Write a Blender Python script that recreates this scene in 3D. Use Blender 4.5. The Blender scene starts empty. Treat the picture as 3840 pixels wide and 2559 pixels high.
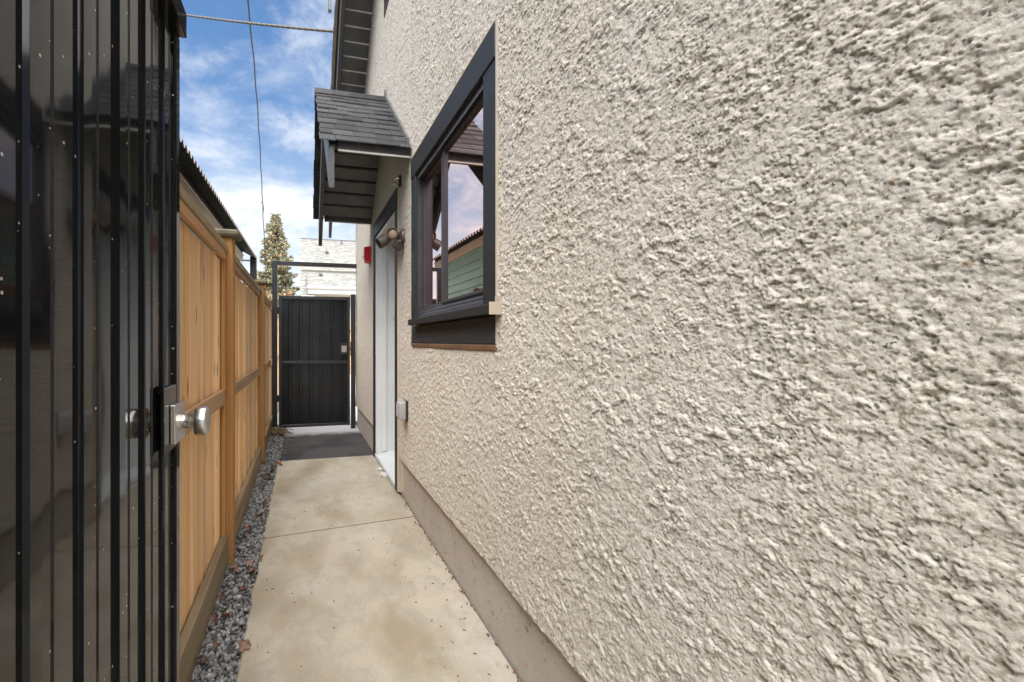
import bpy, bmesh, math, random
import numpy as np
from mathutils import Vector, Matrix, Euler

random.seed(7)
scene = bpy.context.scene
C = scene.collection
R = math.radians

# ------------------------------------------------------------------ camera
cam_d = bpy.data.cameras.new('camera')
cam = bpy.data.objects.new('camera', cam_d)
C.objects.link(cam)
cam.location = (0, 0, 1.2)
cam.rotation_euler = (R(90), 0, R(-13.82))
cam_d.sensor_width = 36
cam_d.lens = 15.6
cam_d.shift_x = 0.0988
cam_d.clip_start = 0.02
cam_d.clip_end = 600
scene.camera = cam

# ------------------------------------------------------------------ world and sun
SUN_EL, SUN_AZ = 70.0, 181.0          # azimuth clockwise from +Y (straight down the passage)
w = bpy.data.worlds.new('World')
scene.world = w
w.use_nodes = True
nt = w.node_tree
nt.nodes.clear()
def N(t, kind, **kw):
    n = t.nodes.new(kind)
    for k, v in kw.items():
        if k in n.inputs: n.inputs[k].default_value = v
        else: setattr(n, k, v)
    return n
out = N(nt, 'ShaderNodeOutputWorld')
bg = N(nt, 'ShaderNodeBackground', Strength=0.058)
sky = N(nt, 'ShaderNodeTexSky', sky_type='NISHITA', sun_disc=False)
sky.sun_elevation = R(SUN_EL); sky.sun_rotation = R(SUN_AZ)
sky.air_density = 1.15; sky.dust_density = 0.6; sky.ozone_density = 2.2
tc = N(nt, 'ShaderNodeTexCoord')
sep = N(nt, 'ShaderNodeSeparateXYZ')
nt.links.new(tc.outputs['Generated'], sep.inputs[0])
zz = N(nt, 'ShaderNodeMath', operation='MAXIMUM'); zz.inputs[1].default_value = 0.0
nt.links.new(sep.outputs['Z'], zz.inputs[0])
za = N(nt, 'ShaderNodeMath', operation='ADD'); za.inputs[1].default_value = 0.22
nt.links.new(zz.outputs[0], za.inputs[0])
dx = N(nt, 'ShaderNodeMath', operation='DIVIDE'); dy = N(nt, 'ShaderNodeMath', operation='DIVIDE')
nt.links.new(sep.outputs['X'], dx.inputs[0]); nt.links.new(za.outputs[0], dx.inputs[1])
nt.links.new(sep.outputs['Y'], dy.inputs[0]); nt.links.new(za.outputs[0], dy.inputs[1])
cmb = N(nt, 'ShaderNodeCombineXYZ')
nt.links.new(dx.outputs[0], cmb.inputs[0]); nt.links.new(dy.outputs[0], cmb.inputs[1])
cmb.inputs[2].default_value = 3.7
n1 = N(nt, 'ShaderNodeTexNoise', Scale=1.7, Detail=9.0, Roughness=0.60, Distortion=0.15)
n2 = N(nt, 'ShaderNodeTexNoise', Scale=3.6, Detail=9.0, Roughness=0.64, Distortion=0.3)
nt.links.new(cmb.outputs[0], n1.inputs['Vector']); nt.links.new(cmb.outputs[0], n2.inputs['Vector'])
r1 = N(nt, 'ShaderNodeMapRange', interpolation_type='SMOOTHSTEP')
r1.inputs[1].default_value = 0.44; r1.inputs[2].default_value = 0.70; r1.inputs[3].default_value = 0; r1.inputs[4].default_value = 0.8
r2 = N(nt, 'ShaderNodeMapRange', interpolation_type='SMOOTHSTEP')
r2.inputs[1].default_value = 0.42; r2.inputs[2].default_value = 0.78; r2.inputs[3].default_value = 0; r2.inputs[4].default_value = 0.75
nt.links.new(n1.outputs['Fac'], r1.inputs[0]); nt.links.new(n2.outputs['Fac'], r2.inputs[0])
mx = N(nt, 'ShaderNodeMath', operation='MAXIMUM')
nt.links.new(r1.outputs[0], mx.inputs[0]); nt.links.new(r2.outputs[0], mx.inputs[1])
# more cloud low over the horizon, all the way round
hz = N(nt, 'ShaderNodeMapRange', interpolation_type='SMOOTHSTEP')
hz.inputs[1].default_value = 0.02; hz.inputs[2].default_value = 0.50; hz.inputs[3].default_value = 0.78; hz.inputs[4].default_value = 0.06
nt.links.new(sep.outputs['Z'], hz.inputs[0])
ad = N(nt, 'ShaderNodeMath', operation='ADD', use_clamp=True)
nt.links.new(mx.outputs[0], ad.inputs[0]); nt.links.new(hz.outputs[0], ad.inputs[1])
mixc = N(nt, 'ShaderNodeMix', data_type='RGBA')
mixc.inputs['B'].default_value = (5.9, 6.15, 6.6, 1)
nt.links.new(ad.outputs[0], mixc.inputs['Factor'])
hsv = N(nt, 'ShaderNodeHueSaturation', Saturation=1.30)
nt.links.new(sky.outputs[0], hsv.inputs['Color'])
nt.links.new(hsv.outputs[0], mixc.inputs['A'])
nt.links.new(mixc.outputs['Result'], bg.inputs['Color'])
nt.links.new(bg.outputs[0], out.inputs[0])

sun_d = bpy.data.lights.new('sun', 'SUN')
sun_d.energy = 5.0
sun_d.angle = R(88)
sun_d.color = (1, 0.975, 0.94)
sun = bpy.data.objects.new('sun', sun_d)
C.objects.link(sun)
D = Vector((math.sin(R(SUN_AZ)) * math.cos(R(SUN_EL)), math.cos(R(SUN_AZ)) * math.cos(R(SUN_EL)), math.sin(R(SUN_EL))))
sun.rotation_euler = D.to_track_quat('Z', 'Y').to_euler()
sun.location = D * 30

scene.view_settings.view_transform = 'Standard'
scene.view_settings.look = 'None'
scene.view_settings.exposure = 1.60
scene.view_settings.gamma = 1
scene.view_settings.use_curve_mapping = False
scene.cycles.use_denoising = True

# ------------------------------------------------------------------ materials
def mat(name, color=(.5, .5, .5), rough=.6, metal=0, spec=.5, ior=1.5):
    m = bpy.data.materials.new(name); m.use_nodes = True
    b = m.node_tree.nodes['Principled BSDF']
    b.inputs['Base Color'].default_value = (*color, 1)
    b.inputs['Roughness'].default_value = rough
    b.inputs['Metallic'].default_value = metal
    b.inputs['Specular IOR Level'].default_value = spec
    b.inputs['IOR'].default_value = ior
    return m, m.node_tree, b
def coords(t, scale=(1, 1, 1), rnd=True, src='Object'):
    tcn = N(t, 'ShaderNodeTexCoord')
    mp = N(t, 'ShaderNodeMapping')
    mp.inputs['Scale'].default_value = scale
    if rnd:
        oi = N(t, 'ShaderNodeObjectInfo')
        ml = N(t, 'ShaderNodeMath', operation='MULTIPLY'); ml.inputs[1].default_value = 47.0
        t.links.new(oi.outputs['Random'], ml.inputs[0])
        va = N(t, 'ShaderNodeVectorMath', operation='ADD')
        t.links.new(tcn.outputs[src], va.inputs[0]); t.links.new(ml.outputs[0], va.inputs[1])
        t.links.new(va.outputs[0], mp.inputs[0])
    else:
        t.links.new(tcn.outputs[src], mp.inputs[0])
    return mp.outputs[0]
def noise(t, vec, scale, detail=4, rough=.55, dist=0):
    n = N(t, 'ShaderNodeTexNoise', Scale=scale, Detail=detail, Roughness=rough, Distortion=dist)
    t.links.new(vec, n.inputs['Vector'])
    return n.outputs['Fac']
def ramp(t, fac, stops):
    r = N(t, 'ShaderNodeValToRGB')
    e = r.color_ramp.elements
    while len(e) < len(stops): e.new(0.5)
    for k, (p, c) in enumerate(stops):
        e[k].position = p
        e[k].color = (*c, 1) if len(c) == 3 else c
    t.links.new(fac, r.inputs[0])
    return r.outputs[0]
def g(v): return (v, v, v)
def mixrgb(t, fac, a, b, mode='MIX'):
    m = N(t, 'ShaderNodeMix', data_type='RGBA', blend_type=mode)
    for s, v in (('Factor', fac), ('A', a), ('B', b)):
        if isinstance(v, tuple): m.inputs[s].default_value = (*v, 1)
        elif isinstance(v, (int, float)): m.inputs[s].default_value = v
        else: t.links.new(v, m.inputs[s])
    return m.outputs['Result']
def bump(t, b, fac, strength=.3, dist=.01):
    n = N(t, 'ShaderNodeBump', Strength=strength, Distance=dist)
    t.links.new(fac, n.inputs['Height'])
    t.links.new(n.outputs[0], b.inputs['Normal'])
    return n
def vary(t, col, lo=.8, hi=1.15):
    oi = N(t, 'ShaderNodeObjectInfo')
    mr = N(t, 'ShaderNodeMapRange')
    mr.inputs[3].default_value = lo; mr.inputs[4].default_value = hi
    t.links.new(oi.outputs['Random'], mr.inputs[0])
    vm = N(t, 'ShaderNodeVectorMath', operation='SCALE')
    t.links.new(col, vm.inputs[0]); t.links.new(mr.outputs[0], vm.inputs['Scale'])
    return vm.outputs[0]
def simple(name, color, rough=.6, var=.12, nscale=12, bumpn=None, **kw):
    m, t, b = mat(name, color, rough, **kw)
    v = coords(t)
    n = noise(t, v, nscale, 5)
    lo = tuple(c * (1 - var) for c in color); hi = tuple(min(1, c * (1 + var)) for c in color)
    t.links.new(ramp(t, n, [(.3, lo), (.7, hi)]), b.inputs['Base Color'])
    if bumpn: bump(t, b, noise(t, v, bumpn[0], 4), bumpn[1], bumpn[2])
    return m

def stucco_mat(name, base, tint):
    m, t, b = mat(name, base, .92, spec=.2)
    v = coords(t, rnd=False)
    n = noise(t, v, 2.2, 5, .6)
    c1 = ramp(t, n, [(.3, base), (.72, tint)])
    f = noise(t, v, 75, 5, .7)                                   # random brown flecks, part grit, part painted-in shade of the pits
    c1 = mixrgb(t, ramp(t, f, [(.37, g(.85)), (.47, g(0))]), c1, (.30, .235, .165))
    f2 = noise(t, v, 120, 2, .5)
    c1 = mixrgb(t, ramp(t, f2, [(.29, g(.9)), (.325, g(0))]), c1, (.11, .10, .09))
    t.links.new(c1, b.inputs['Base Color'])
    bump(t, b, noise(t, v, 210, 5, .75), .8, .0045)
    return m
M = {}
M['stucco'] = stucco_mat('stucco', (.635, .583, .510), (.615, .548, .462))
M['stucco_smooth'] = simple('smooth_stucco_bead', (.47, .39, .30), .9, .06, 8)

def foundation_mat():
    m, t, b = mat('parged_foundation', (.4, .33, .27), .9, spec=.2)
    v = coords(t, rnd=False)
    c = ramp(t, noise(t, v, 3.0, 6, .6), [(.3, (.37, .325, .28)), (.7, (.45, .40, .345))])
    st = noise(t, coords(t, (1, 9, 16), rnd=False), 2.2, 6, .7)
    c = mixrgb(t, ramp(t, st, [(.60, g(0)), (.66, g(.8))]), c, (.17, .145, .12))
    t.links.new(c, b.inputs['Base Color'])
    bump(t, b, noise(t, v, 30, 7, .72), .55, .008)
    return m
M['foundation'] = foundation_mat()

def wood_mat(name, light, mid, dark, knots=True, vert=2, rough=.75, lo=.8, hi=1.15):
    m, t, b = mat(name, mid, rough, spec=.25)
    s = [38, 38, 38]; s[vert] = 1.1
    v = coords(t, tuple(s))
    n = noise(t, v, 1.0, 5, .6, .6)
    s2 = [9, 9, 9]; s2[vert] = .45
    n2 = noise(t, coords(t, tuple(s2)), 1.0, 3, .5, 1.2)
    c = ramp(t, n, [(.30, dark), (.46, mid), (.64, light)])
    c = mixrgb(t, .45, c, ramp(t, n2, [(.32, tuple(.72 * x for x in mid)), (.6, light)]))
    if knots:
        s3 = [13, 13, 13]; s3[vert] = 3.0
        vo = N(t, 'ShaderNodeTexVoronoi', Scale=1.0); vo.inputs['Randomness'].default_value = 1
        t.links.new(coords(t, tuple(s3)), vo.inputs['Vector'])
        c = mixrgb(t, ramp(t, vo.outputs['Distance'], [(.07, g(.9)), (.16, g(0))]), c, tuple(.35 * x for x in dark))
    oi = N(t, 'ShaderNodeObjectInfo'); fr_ = N(t, 'ShaderNodeMath', operation='FRACT'); mu = N(t, 'ShaderNodeMath', operation='MULTIPLY'); mu.inputs[1].default_value = 7.31
    t.links.new(oi.outputs['Random'], mu.inputs[0]); t.links.new(mu.outputs[0], fr_.inputs[0])
    c = mixrgb(t, 1, c, ramp(t, fr_.outputs[0], [(0, (1, .90, .78)), (.5, (1, 1, 1)), (1, (.97, 1.0, 1.06))]), 'MULTIPLY')
    t.links.new(vary(t, c, lo, hi), b.inputs['Base Color'])
    bump(t, b, n, .25, .002)
    return m
M['cedar'] = wood_mat('cedar_board', (.95, .68, .41), (.85, .53, .25), (.44, .21, .07), lo=.70, hi=1.14)
M['post'] = wood_mat('treated_post', (.50, .28, .11), (.40, .205, .07), (.22, .10, .03), knots=False)
M['rail'] = wood_mat('weathered_rail', (.42, .34, .21), (.32, .25, .145), (.18, .14, .075), knots=False, vert=1)
M['rail_front'] = wood_mat('pale_rail', (.50, .33, .20), (.42, .265, .155), (.26, .15, .08), knots=False, vert=1)
M['kick'] = wood_mat('mossy_kickboard', (.30, .235, .15), (.215, .155, .09), (.11, .075, .04), knots=False, vert=1)
M['cap'] = wood_mat('grey_post_cap', (.20, .17, .11), (.135, .11, .065), (.07, .055, .03), knots=False, vert=1)

def black_paint(name, col, rough, wood=False, var=.25):
    m, t, b = mat(name, col, rough, spec=.5)
    if wood:
        v = coords(t, (30, 3, 30))
        n = noise(t, v, 1.6, 5, .65)
        t.links.new(ramp(t, n, [(.3, tuple(c * .75 for c in col)), (.75, tuple(c * 1.5 for c in col))]), b.inputs['Base Color'])
        bump(t, b, n, .5, .003)
    else:
        v = coords(t)
        n = noise(t, v, 7, 5, .6)
        t.links.new(ramp(t, n, [(.3, tuple(c * (1 - var) for c in col)), (.75, tuple(c * (1 + var) for c in col))]), b.inputs['Base Color'])
    return m
M['trim'] = black_paint('black_wood_trim', (.0135, .0132, .0138), .55, True)
M['apron'] = black_paint('rough_black_apron', (.030, .030, .031), .7, True)
M['vinyl'] = black_paint('dark_vinyl_frame', (.040, .038, .043), .38)
M['vinyl_line'] = black_paint('vinyl_bead_grey', (.16, .155, .165), .4)
M['soffit'] = black_paint('charcoal_soffit', (.125, .121, .120), .42)
M['soffit_lip'] = black_paint('lit_lip_drip_edge', (.66, .63, .59), .5)  # lip lighter than its plank, edge highlight put into the colour; also drip edge
M['fascia'] = black_paint('charcoal_fascia', (.070, .068, .068), .45, True)
M['seal'] = simple('brown_sealant', (.16, .085, .04), .7, .2, 20)
M['black_plastic'] = black_paint('black_bracket', (.02, .02, .02), .4)

def gate_mat(name, rough, specks):
    m, t, b = mat(name, (.012, .012, .013), rough, spec=.40, ior=1.5)
    v = coords(t, rnd=False)
    n = noise(t, v, 3, 5, .6)
    c = ramp(t, n, [(.3, (.006, .0065, .0075)), (.7, (.011, .0118, .013))])
    t.links.new(ramp(t, noise(t, v, 5, 6, .7), [(.35, g(rough * .75)), (.75, g(rough * 1.5))]), b.inputs['Roughness'])
    if specks:
        vo = N(t, 'ShaderNodeTexVoronoi', Scale=30.0, voronoi_dimensions='2D')
        sp = N(t, 'ShaderNodeSeparateXYZ'); t.links.new(v, sp.inputs[0])
        cm = N(t, 'ShaderNodeCombineXYZ'); xy = N(t, 'ShaderNodeMath', operation='ADD'); t.links.new(sp.outputs['Y'], xy.inputs[0]); t.links.new(sp.outputs['X'], xy.inputs[1]); t.links.new(xy.outputs[0], cm.inputs[0]); t.links.new(sp.outputs['Z'], cm.inputs[1])
        t.links.new(cm.outputs[0], vo.inputs['Vector'])
        thr = N(t, 'ShaderNodeSeparateColor'); t.links.new(vo.outputs['Color'], thr.inputs[0])
        rad = N(t, 'ShaderNodeMapRange'); rad.inputs[1].default_value = .80; rad.inputs[2].default_value = 1
        rad.inputs[3].default_value = 0; rad.inputs[4].default_value = .07
        t.links.new(thr.outputs[0], rad.inputs[0])
        lt = N(t, 'ShaderNodeMath', operation='LESS_THAN')
        t.links.new(vo.outputs['Distance'], lt.inputs[0]); t.links.new(rad.outputs[0], lt.inputs[1])
        c = mixrgb(t, lt.outputs[0], c, (.50, .48, .44))
    t.links.new(c, b.inputs['Base Color'])
    bump(t, b, noise(t, coords(t, (1, 1, .35), rnd=False), 6, 2, .4), .10, .02)
    return m
M['gate'] = gate_mat('glossy_black_steel', .06, True)
M['gate_far'] = gate_mat('black_steel', .22, False)
M['steel_frame'] = black_paint('black_tube_steel', (.022, .023, .024), .30)
M['nickel'] = mat('brushed_nickel', (.60, .57, .53), .27, 1)[0]
_t = M['nickel'].node_tree
bump(_t, _t.nodes['Principled BSDF'], noise(_t, coords(_t, (30, 4, 4)), 30, 3), .08, .001)
M['white'] = simple('white_jamb_paint', (.62, .635, .63), .45, .04, 4)
M['sill_white'] = simple('white_threshold', (.52, .54, .545), .4, .06, 6)
M['strike'] = mat('strike_metal', (.75, .74, .72), .35, 1)[0]

def glass_mat():
    m, t, b = mat('window_glass')
    t.nodes.remove(b)
    o = t.nodes['Material Output']
    gl = N(t, 'ShaderNodeBsdfGlossy', Roughness=0.0); gl.inputs['Color'].default_value = (1.0, .79, .745, 1)
    tr = N(t, 'ShaderNodeBsdfTransparent'); tr.inputs['Color'].default_value = (.52, .76, .67, 1)
    ms = N(t, 'ShaderNodeMixShader')
    lw = N(t, 'ShaderNodeFresnel', IOR=2.4)
    mr = N(t, 'ShaderNodeMapRange'); mr.inputs[3].default_value = .82; mr.inputs[4].default_value = 1
    t.links.new(lw.outputs[0], mr.inputs[0])
    t.links.new(mr.outputs[0], ms.inputs[0])
    t.links.new(tr.outputs[0], ms.inputs[1]); t.links.new(gl.outputs[0], ms.inputs[2])
    t.links.new(ms.outputs[0], o.inputs[0])
    return m
M['glass'] = glass_mat()
M['room'] = simple('pale_green_room', (.62, .76, .70), .9, .05, 2)

def concrete_mat(name, a, bcol, stain):
    m, t, b = mat(name, a, .62, spec=.35)
    v = coords(t, rnd=False)
    c = ramp(t, noise(t, v, 1.3, 5, .55, .6), [(.32, a), (.68, bcol)])
    big = noise(t, coords(t, (1.5, .8, 1), rnd=False), 2.3, 4, .5, .4)
    c = mixrgb(t, ramp(t, big, [(.46, g(0)), (.66, g(.8))]), c, stain)
    mot = noise(t, coords(t, (1.25, .9, 1), rnd=False), 6.5, 8, .68, .8)
    c = mixrgb(t, ramp(t, mot, [(.46, g(0)), (.62, g(.55))]), c, tuple(.74 * (x + y) / 2 for x, y in zip(a, (.33, .31, .28))))
    c = mixrgb(t, ramp(t, noise(t, v, 2.1, 6, .65, .5), [(.52, g(0)), (.66, g(.4))]), c, (.46, .44, .40))
    fine = ramp(t, noise(t, v, 85, 6, .75), [(.3, g(.86)), (.6, g(1.02))])
    c = mixrgb(t, 1, c, fine, 'MULTIPLY')
    vo = N(t, 'ShaderNodeTexVoronoi', Scale=24.0); t.links.new(v, vo.inputs['Vector'])
    sc = N(t, 'ShaderNodeSeparateColor'); t.links.new(vo.outputs['Color'], sc.inputs[0])
    mr = N(t, 'ShaderNodeMapRange'); mr.inputs[1].default_value = .75; mr.inputs[3].default_value = 0; mr.inputs[4].default_value = .10
    t.links.new(sc.outputs[0], mr.inputs[0])
    lt = N(t, 'ShaderNodeMath', operation='LESS_THAN'); t.links.new(vo.outputs['Distance'], lt.inputs[0]); t.links.new(mr.outputs[0], lt.inputs[1])
    c = mixrgb(t, lt.outputs[0], c, (.10, .075, .05))
    t.links.new(c, b.inputs['Base Color'])
    t.links.new(ramp(t, big, [(.4, g(.72)), (.7, g(.42))]), b.inputs['Roughness'])
    bump(t, b, noise(t, v, 70, 5, .65), .18, .003)
    return m
M['concrete'] = concrete_mat('damp_concrete', (.40, .35, .27), (.355, .315, .25), (.255, .205, .125))
def apron_mat():
    m, t, b = mat('apron_concrete', (.05, .05, .05), .6, spec=.4)
    v = coords(t, rnd=False)
    sp = N(t, 'ShaderNodeSeparateXYZ'); t.links.new(v, sp.inputs[0])
    nn = noise(t, v, 5, 5, .6)
    ma = N(t, 'ShaderNodeMath', operation='MULTIPLY_ADD'); ma.inputs[1].default_value = .35
    t.links.new(nn, ma.inputs[0]); t.links.new(sp.outputs['Y'], ma.inputs[2])
    paler = N(t, 'ShaderNodeMapRange', interpolation_type='SMOOTHSTEP')  # pale towards the far gate, dark before it, ragged change
    paler.inputs[1].default_value = 5.90; paler.inputs[2].default_value = 6.22
    t.links.new(ma.outputs[0], paler.inputs[0])
    dark_tone = ramp(t, noise(t, v, 1.7, 5, .6, .5), [(.42, (.030, .029, .031)), (.58, (.058, .056, .057))])
    c = mixrgb(t, paler.outputs[0], dark_tone, (.50, .49, .50))
    c = mixrgb(t, 1, c, ramp(t, noise(t, v, 90, 4, .7), [(.3, g(.75)), (.7, g(1.0))]), 'MULTIPLY')
    t.links.new(c, b.inputs['Base Color'])
    bump(t, b, noise(t, v, 120, 3, .6), .3, .003)
    return m
M['apron_slab'] = apron_mat()
M['soil'] = simple('damp_soil', (.075, .062, .05), .95, .35, 20, (40, .6, .01))
M['lane'] = simple('pale_lane', (.40, .39, .38), .85, .12, 2, (60, .2, .004))

def gravel_mat():
    m, t, b = mat('gravel_stone', (.3, .31, .32), .75)
    gi = N(t, 'ShaderNodeNewGeometry')
    c = ramp(t, gi.outputs['Random Per Island'], [(0, (.075, .076, .076)), (.35, (.165, .168, .166)), (.7, (.28, .285, .278)), (.9, (.41, .41, .395)), (1, (.29, .235, .18))])
    c = mixrgb(t, 1, c, ramp(t, noise(t, coords(t, rnd=False), 150, 4), [(.3, g(.65)), (.7, g(1.0))]), 'MULTIPLY')
    t.links.new(c, b.inputs['Base Color'])
    return m
M['gravel'] = gravel_mat()
def leaf_mat(name, col):
    m, t, b = mat(name, col, .55)
    c = mixrgb(t, 1, col, ramp(t, noise(t, coords(t), 50, 4), [(.3, g(.6)), (.7, g(1.15))]), 'MULTIPLY')
    t.links.new(c, b.inputs['Base Color'])
    return m
LEAFC = [('dark brown', (.085, .042, .03)), ('reddish brown', (.125, .055, .038)), ('tan', (.22, .125, .08)), ('pale pinkish brown', (.28, .185, .15)), ('orange', (.36, .15, .05))]
for nm_, cl_ in LEAFC: M['leaf_' + nm_] = leaf_mat('leaf_' + nm_.replace(' ', '_'), cl_)

M['litter'] = simple('needle_litter', (.20, .085, .04), .8, .4, 30)
M['rubble'] = simple('white_mortar_lump', (.52, .50, .47), .9, .15, 25, (60, .5, .006))
M['moss'] = simple('mossy_clay', (.115, .082, .035), .95, .45, 18, (50, .8, .01))
M['twig'] = simple('dry_twig', (.19, .135, .085), .9, .35, 20)
M['red'] = simple('red_plastic', (.62, .022, .018), .35, .08, 6)
M['red_white'] = mat('white_print', (.85, .80, .78), .4)[0]
M['lens'] = mat('clear_strobe_lens', (.75, .76, .74), .12)[0]
M['bronze'] = simple('bronze_lamp_metal', (.10, .075, .06), .42, .25, 30)
M['bronze_dark'] = simple('dark_bronze', (.035, .025, .02), .45, .25, 30)
M['cream_lens'] = simple('cream_lamp_lens', (.38, .28, .18), .35, .08, 20)
M['grey_box'] = simple('grey_plastic_cover', (.36, .345, .335), .4, .07, 14)
M['cable'] = simple('twisted_cable', (.075, .064, .05), .7, .3, 60)
M['wire'] = simple('black_wire', (.03, .03, .032), .6, .2, 40)
M['tan'] = simple('tan_fascia', (.40, .34, .25), .6, .08, 3)
M['tan_wall'] = simple('tan_siding', (.36, .31, .245), .8, .08, 4)
M['corr'] = black_paint('dark_corrugated_roof', (.035, .033, .034), .55)
M['corr_edge'] = simple('faded_roof_edge', (.20, .145, .13), .7, .2, 20)
M['green_siding'] = simple('green_siding', (.17, .29, .235), .7, .08, 4)
M['farwall'] = simple('cream_far_wall', (.66, .62, .54), .8, .04, 2)
M['farwhite'] = simple('white_gutter', (.80, .79, .76), .5, .03, 3)
M['vent'] = simple('roof_vent_grey', (.13, .12, .12), .6, .1, 10)
def shingle_mat(name, a, bb, lo, hi):
    m, t, b = mat(name, a, .9, spec=.2)
    v = coords(t)
    c = mixrgb(t, ramp(t, noise(t, v, 220, 3, .7), [(.35, g(0)), (.65, g(1))]), a, bb)
    c = mixrgb(t, 1, c, ramp(t, noise(t, v, 9, 4, .6), [(.3, g(.75)), (.7, g(1.0))]), 'MULTIPLY')
    t.links.new(vary(t, c, lo, hi), b.inputs['Base Color'])
    bump(t, b, noise(t, v, 260, 3, .7), .5, .003)
    return m
M['shingle'] = shingle_mat('charcoal_shingle', (.036, .036, .038), (.085, .085, .089), .7, 1.25)
M['shingle_edge'] = M['shingle']
def far_shingle():
    m, t, b = mat('pale_far_shingle', (.4, .4, .37), .95, spec=.1)
    gi = N(t, 'ShaderNodeNewGeometry')
    c = ramp(t, gi.outputs['Random Per Island'], [(0, (.205, .201, .184)), (.5, (.235, .231, .212)), (1, (.262, .257, .238))])
    t.links.new(c, b.inputs['Base Color'])
    return m
M['far_shingle'] = far_shingle()
M['bark'] = simple('spruce_bark', (.085, .06, .045), .95, .3, 20)
def needle_mat(name, cols):
    m, t, b = mat(name, cols[1], .85, spec=.2)
    gi = N(t, 'ShaderNodeNewGeometry')
    c = ramp(t, gi.outputs['Random Per Island'], [(0, cols[0]), (.5, cols[1]), (1, cols[2])])
    t.links.new(c, b.inputs['Base Color'])
    return m
M['needle'] = needle_mat('blue_green_needles', [(.12, .13, .085), (.30, .315, .215), (.47, .43, .29)])
M['cone'] = needle_mat('tan_cones', [(.45, .28, .12), (.60, .40, .19), (.70, .50, .27)])
M['hedge'] = needle_mat('russet_twigs', [(.16, .09, .045), (.28, .165, .085), (.38, .25, .14)])
M['ground'] = simple('ground_earth', (.16, .15, .13), .95, .2, .7, (10, .4, .02))

# ------------------------------------------------------------------ mesh helpers
class MB:
    def __init__(s): s.v, s.f, s.m = [], [], []
    def box(s, x0, x1, y0, y1, z0, z1, m=0, M4=None):
        b = len(s.v)
        P = [(x0, y0, z0), (x1, y0, z0), (x1, y1, z0), (x0, y1, z0), (x0, y0, z1), (x1, y0, z1), (x1, y1, z1), (x0, y1, z1)]
        if M4 is not None: P = [tuple(M4 @ Vector(p)) for p in P]
        s.v += P
        for f in ((0, 3, 2, 1), (4, 5, 6, 7), (0, 1, 5, 4), (1, 2, 6, 5), (2, 3, 7, 6), (3, 0, 4, 7)):
            s.f.append(tuple(b + i for i in f)); s.m.append(m)
        return s
    def prism(s, poly, ax, a0, a1, m=0):
        """extrude a 2D polygon along axis ax from a0 to a1; poly gives the other two coordinates in xyz order"""
        b = len(s.v); n = len(poly)
        for a in (a0, a1):
            for p in poly:
                q = list(p); q.insert(ax, a); s.v.append(tuple(q))
        s.f.append(tuple(b + i for i in range(n))); s.m.append(m)
        s.f.append(tuple(b + n + i for i in reversed(range(n)))); s.m.append(m)
        for i in range(n):
            j = (i + 1) % n
            s.f.append((b + j, b + i, b + n + i, b + n + j)); s.m.append(m)
        return s
    def lathe(s, prof, seg=24, M4=None, m=0, caps=True):
        """profile of (along, radius) about local +X"""
        b = len(s.v)
        for a, r in prof:
            for k in range(seg):
                t = 2 * math.pi * k / seg
                p = Vector((a, r * math.cos(t), r * math.sin(t)))
                s.v.append(tuple(M4 @ p if M4 is not None else p))
        for i in range(len(prof) - 1):
            for k in range(seg):
                l = (k + 1) % seg
                s.f.append((b + i * seg + k, b + i * seg + l, b + (i + 1) * seg + l, b + (i + 1) * seg + k)); s.m.append(m)
        if caps:
            s.f.append(tuple(b + k for k in reversed(range(seg)))); s.m.append(m)
            s.f.append(tuple(b + (len(prof) - 1) * seg + k for k in range(seg))); s.m.append(m)
        return s
    def tube(s, pts, r, seg=8, m=0):
        b = len(s.v); pts = [Vector(p) for p in pts]; n = len(pts)
        rr = r if isinstance(r, (list, tuple)) else [r] * n
        for i, p in enumerate(pts):
            d = (pts[min(i + 1, n - 1)] - pts[max(i - 1, 0)]).normalized()
            u = d.cross(Vector((0, 0, 1)))
            if u.length < 1e-3: u = Vector((1, 0, 0))
            u.normalize(); v = d.cross(u)
            for k in range(seg):
                t = 2 * math.pi * k / seg
                s.v.append(tuple(p + u * math.cos(t) * rr[i] + v * math.sin(t) * rr[i]))
        for i in range(n - 1):
            for k in range(seg):
                l = (k + 1) % seg
                s.f.append((b + i * seg + k, b + i * seg + l, b + (i + 1) * seg + l, b + (i + 1) * seg + k)); s.m.append(m)
        s.f.append(tuple(b + k for k in range(seg))); s.m.append(m)
        s.f.append(tuple(b + (n - 1) * seg + k for k in reversed(range(seg)))); s.m.append(m)
        return s
    def mesh(s, name, mats, bevel=0, smooth=False, segs=1):
        me = bpy.data.meshes.new(name)
        me.from_pydata(s.v, [], s.f)
        for m in (mats if isinstance(mats, (list, tuple)) else [mats]): me.materials.append(m)
        me.polygons.foreach_set('material_index', s.m)
        bm = bmesh.new(); bm.from_mesh(me)
        bmesh.ops.recalc_face_normals(bm, faces=bm.faces)
        if bevel:
            es = [e for e in bm.edges if len(e.link_faces) == 2 and e.calc_face_angle(0) > .5]
            bmesh.ops.bevel(bm, geom=es, offset=bevel, segments=segs, affect='EDGES', profile=.5, clamp_overlap=True)
        bm.to_mesh(me); bm.free()
        if smooth:
            me.polygons.foreach_set('use_smooth', [True] * len(me.polygons))
            me.set_sharp_from_angle(angle=R(40))
        me.update()
        return me
    def obj(s, name, mats, parent=None, loc=None, **kw):
        o = bpy.data.objects.new(name, s.mesh(name, mats, **kw))
        C.objects.link(o)
        if parent is not None: o.parent = parent
        if loc is not None: o.location = loc
        return o
def B(*a, **k): return MB().box(*a, **k)
def tag(o, label=None, cat=None, group=None, kind=None):
    if label: o['label'] = label
    if cat: o['category'] = cat
    if group: o['group'] = group
    if kind: o['kind'] = kind
    return o
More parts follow.
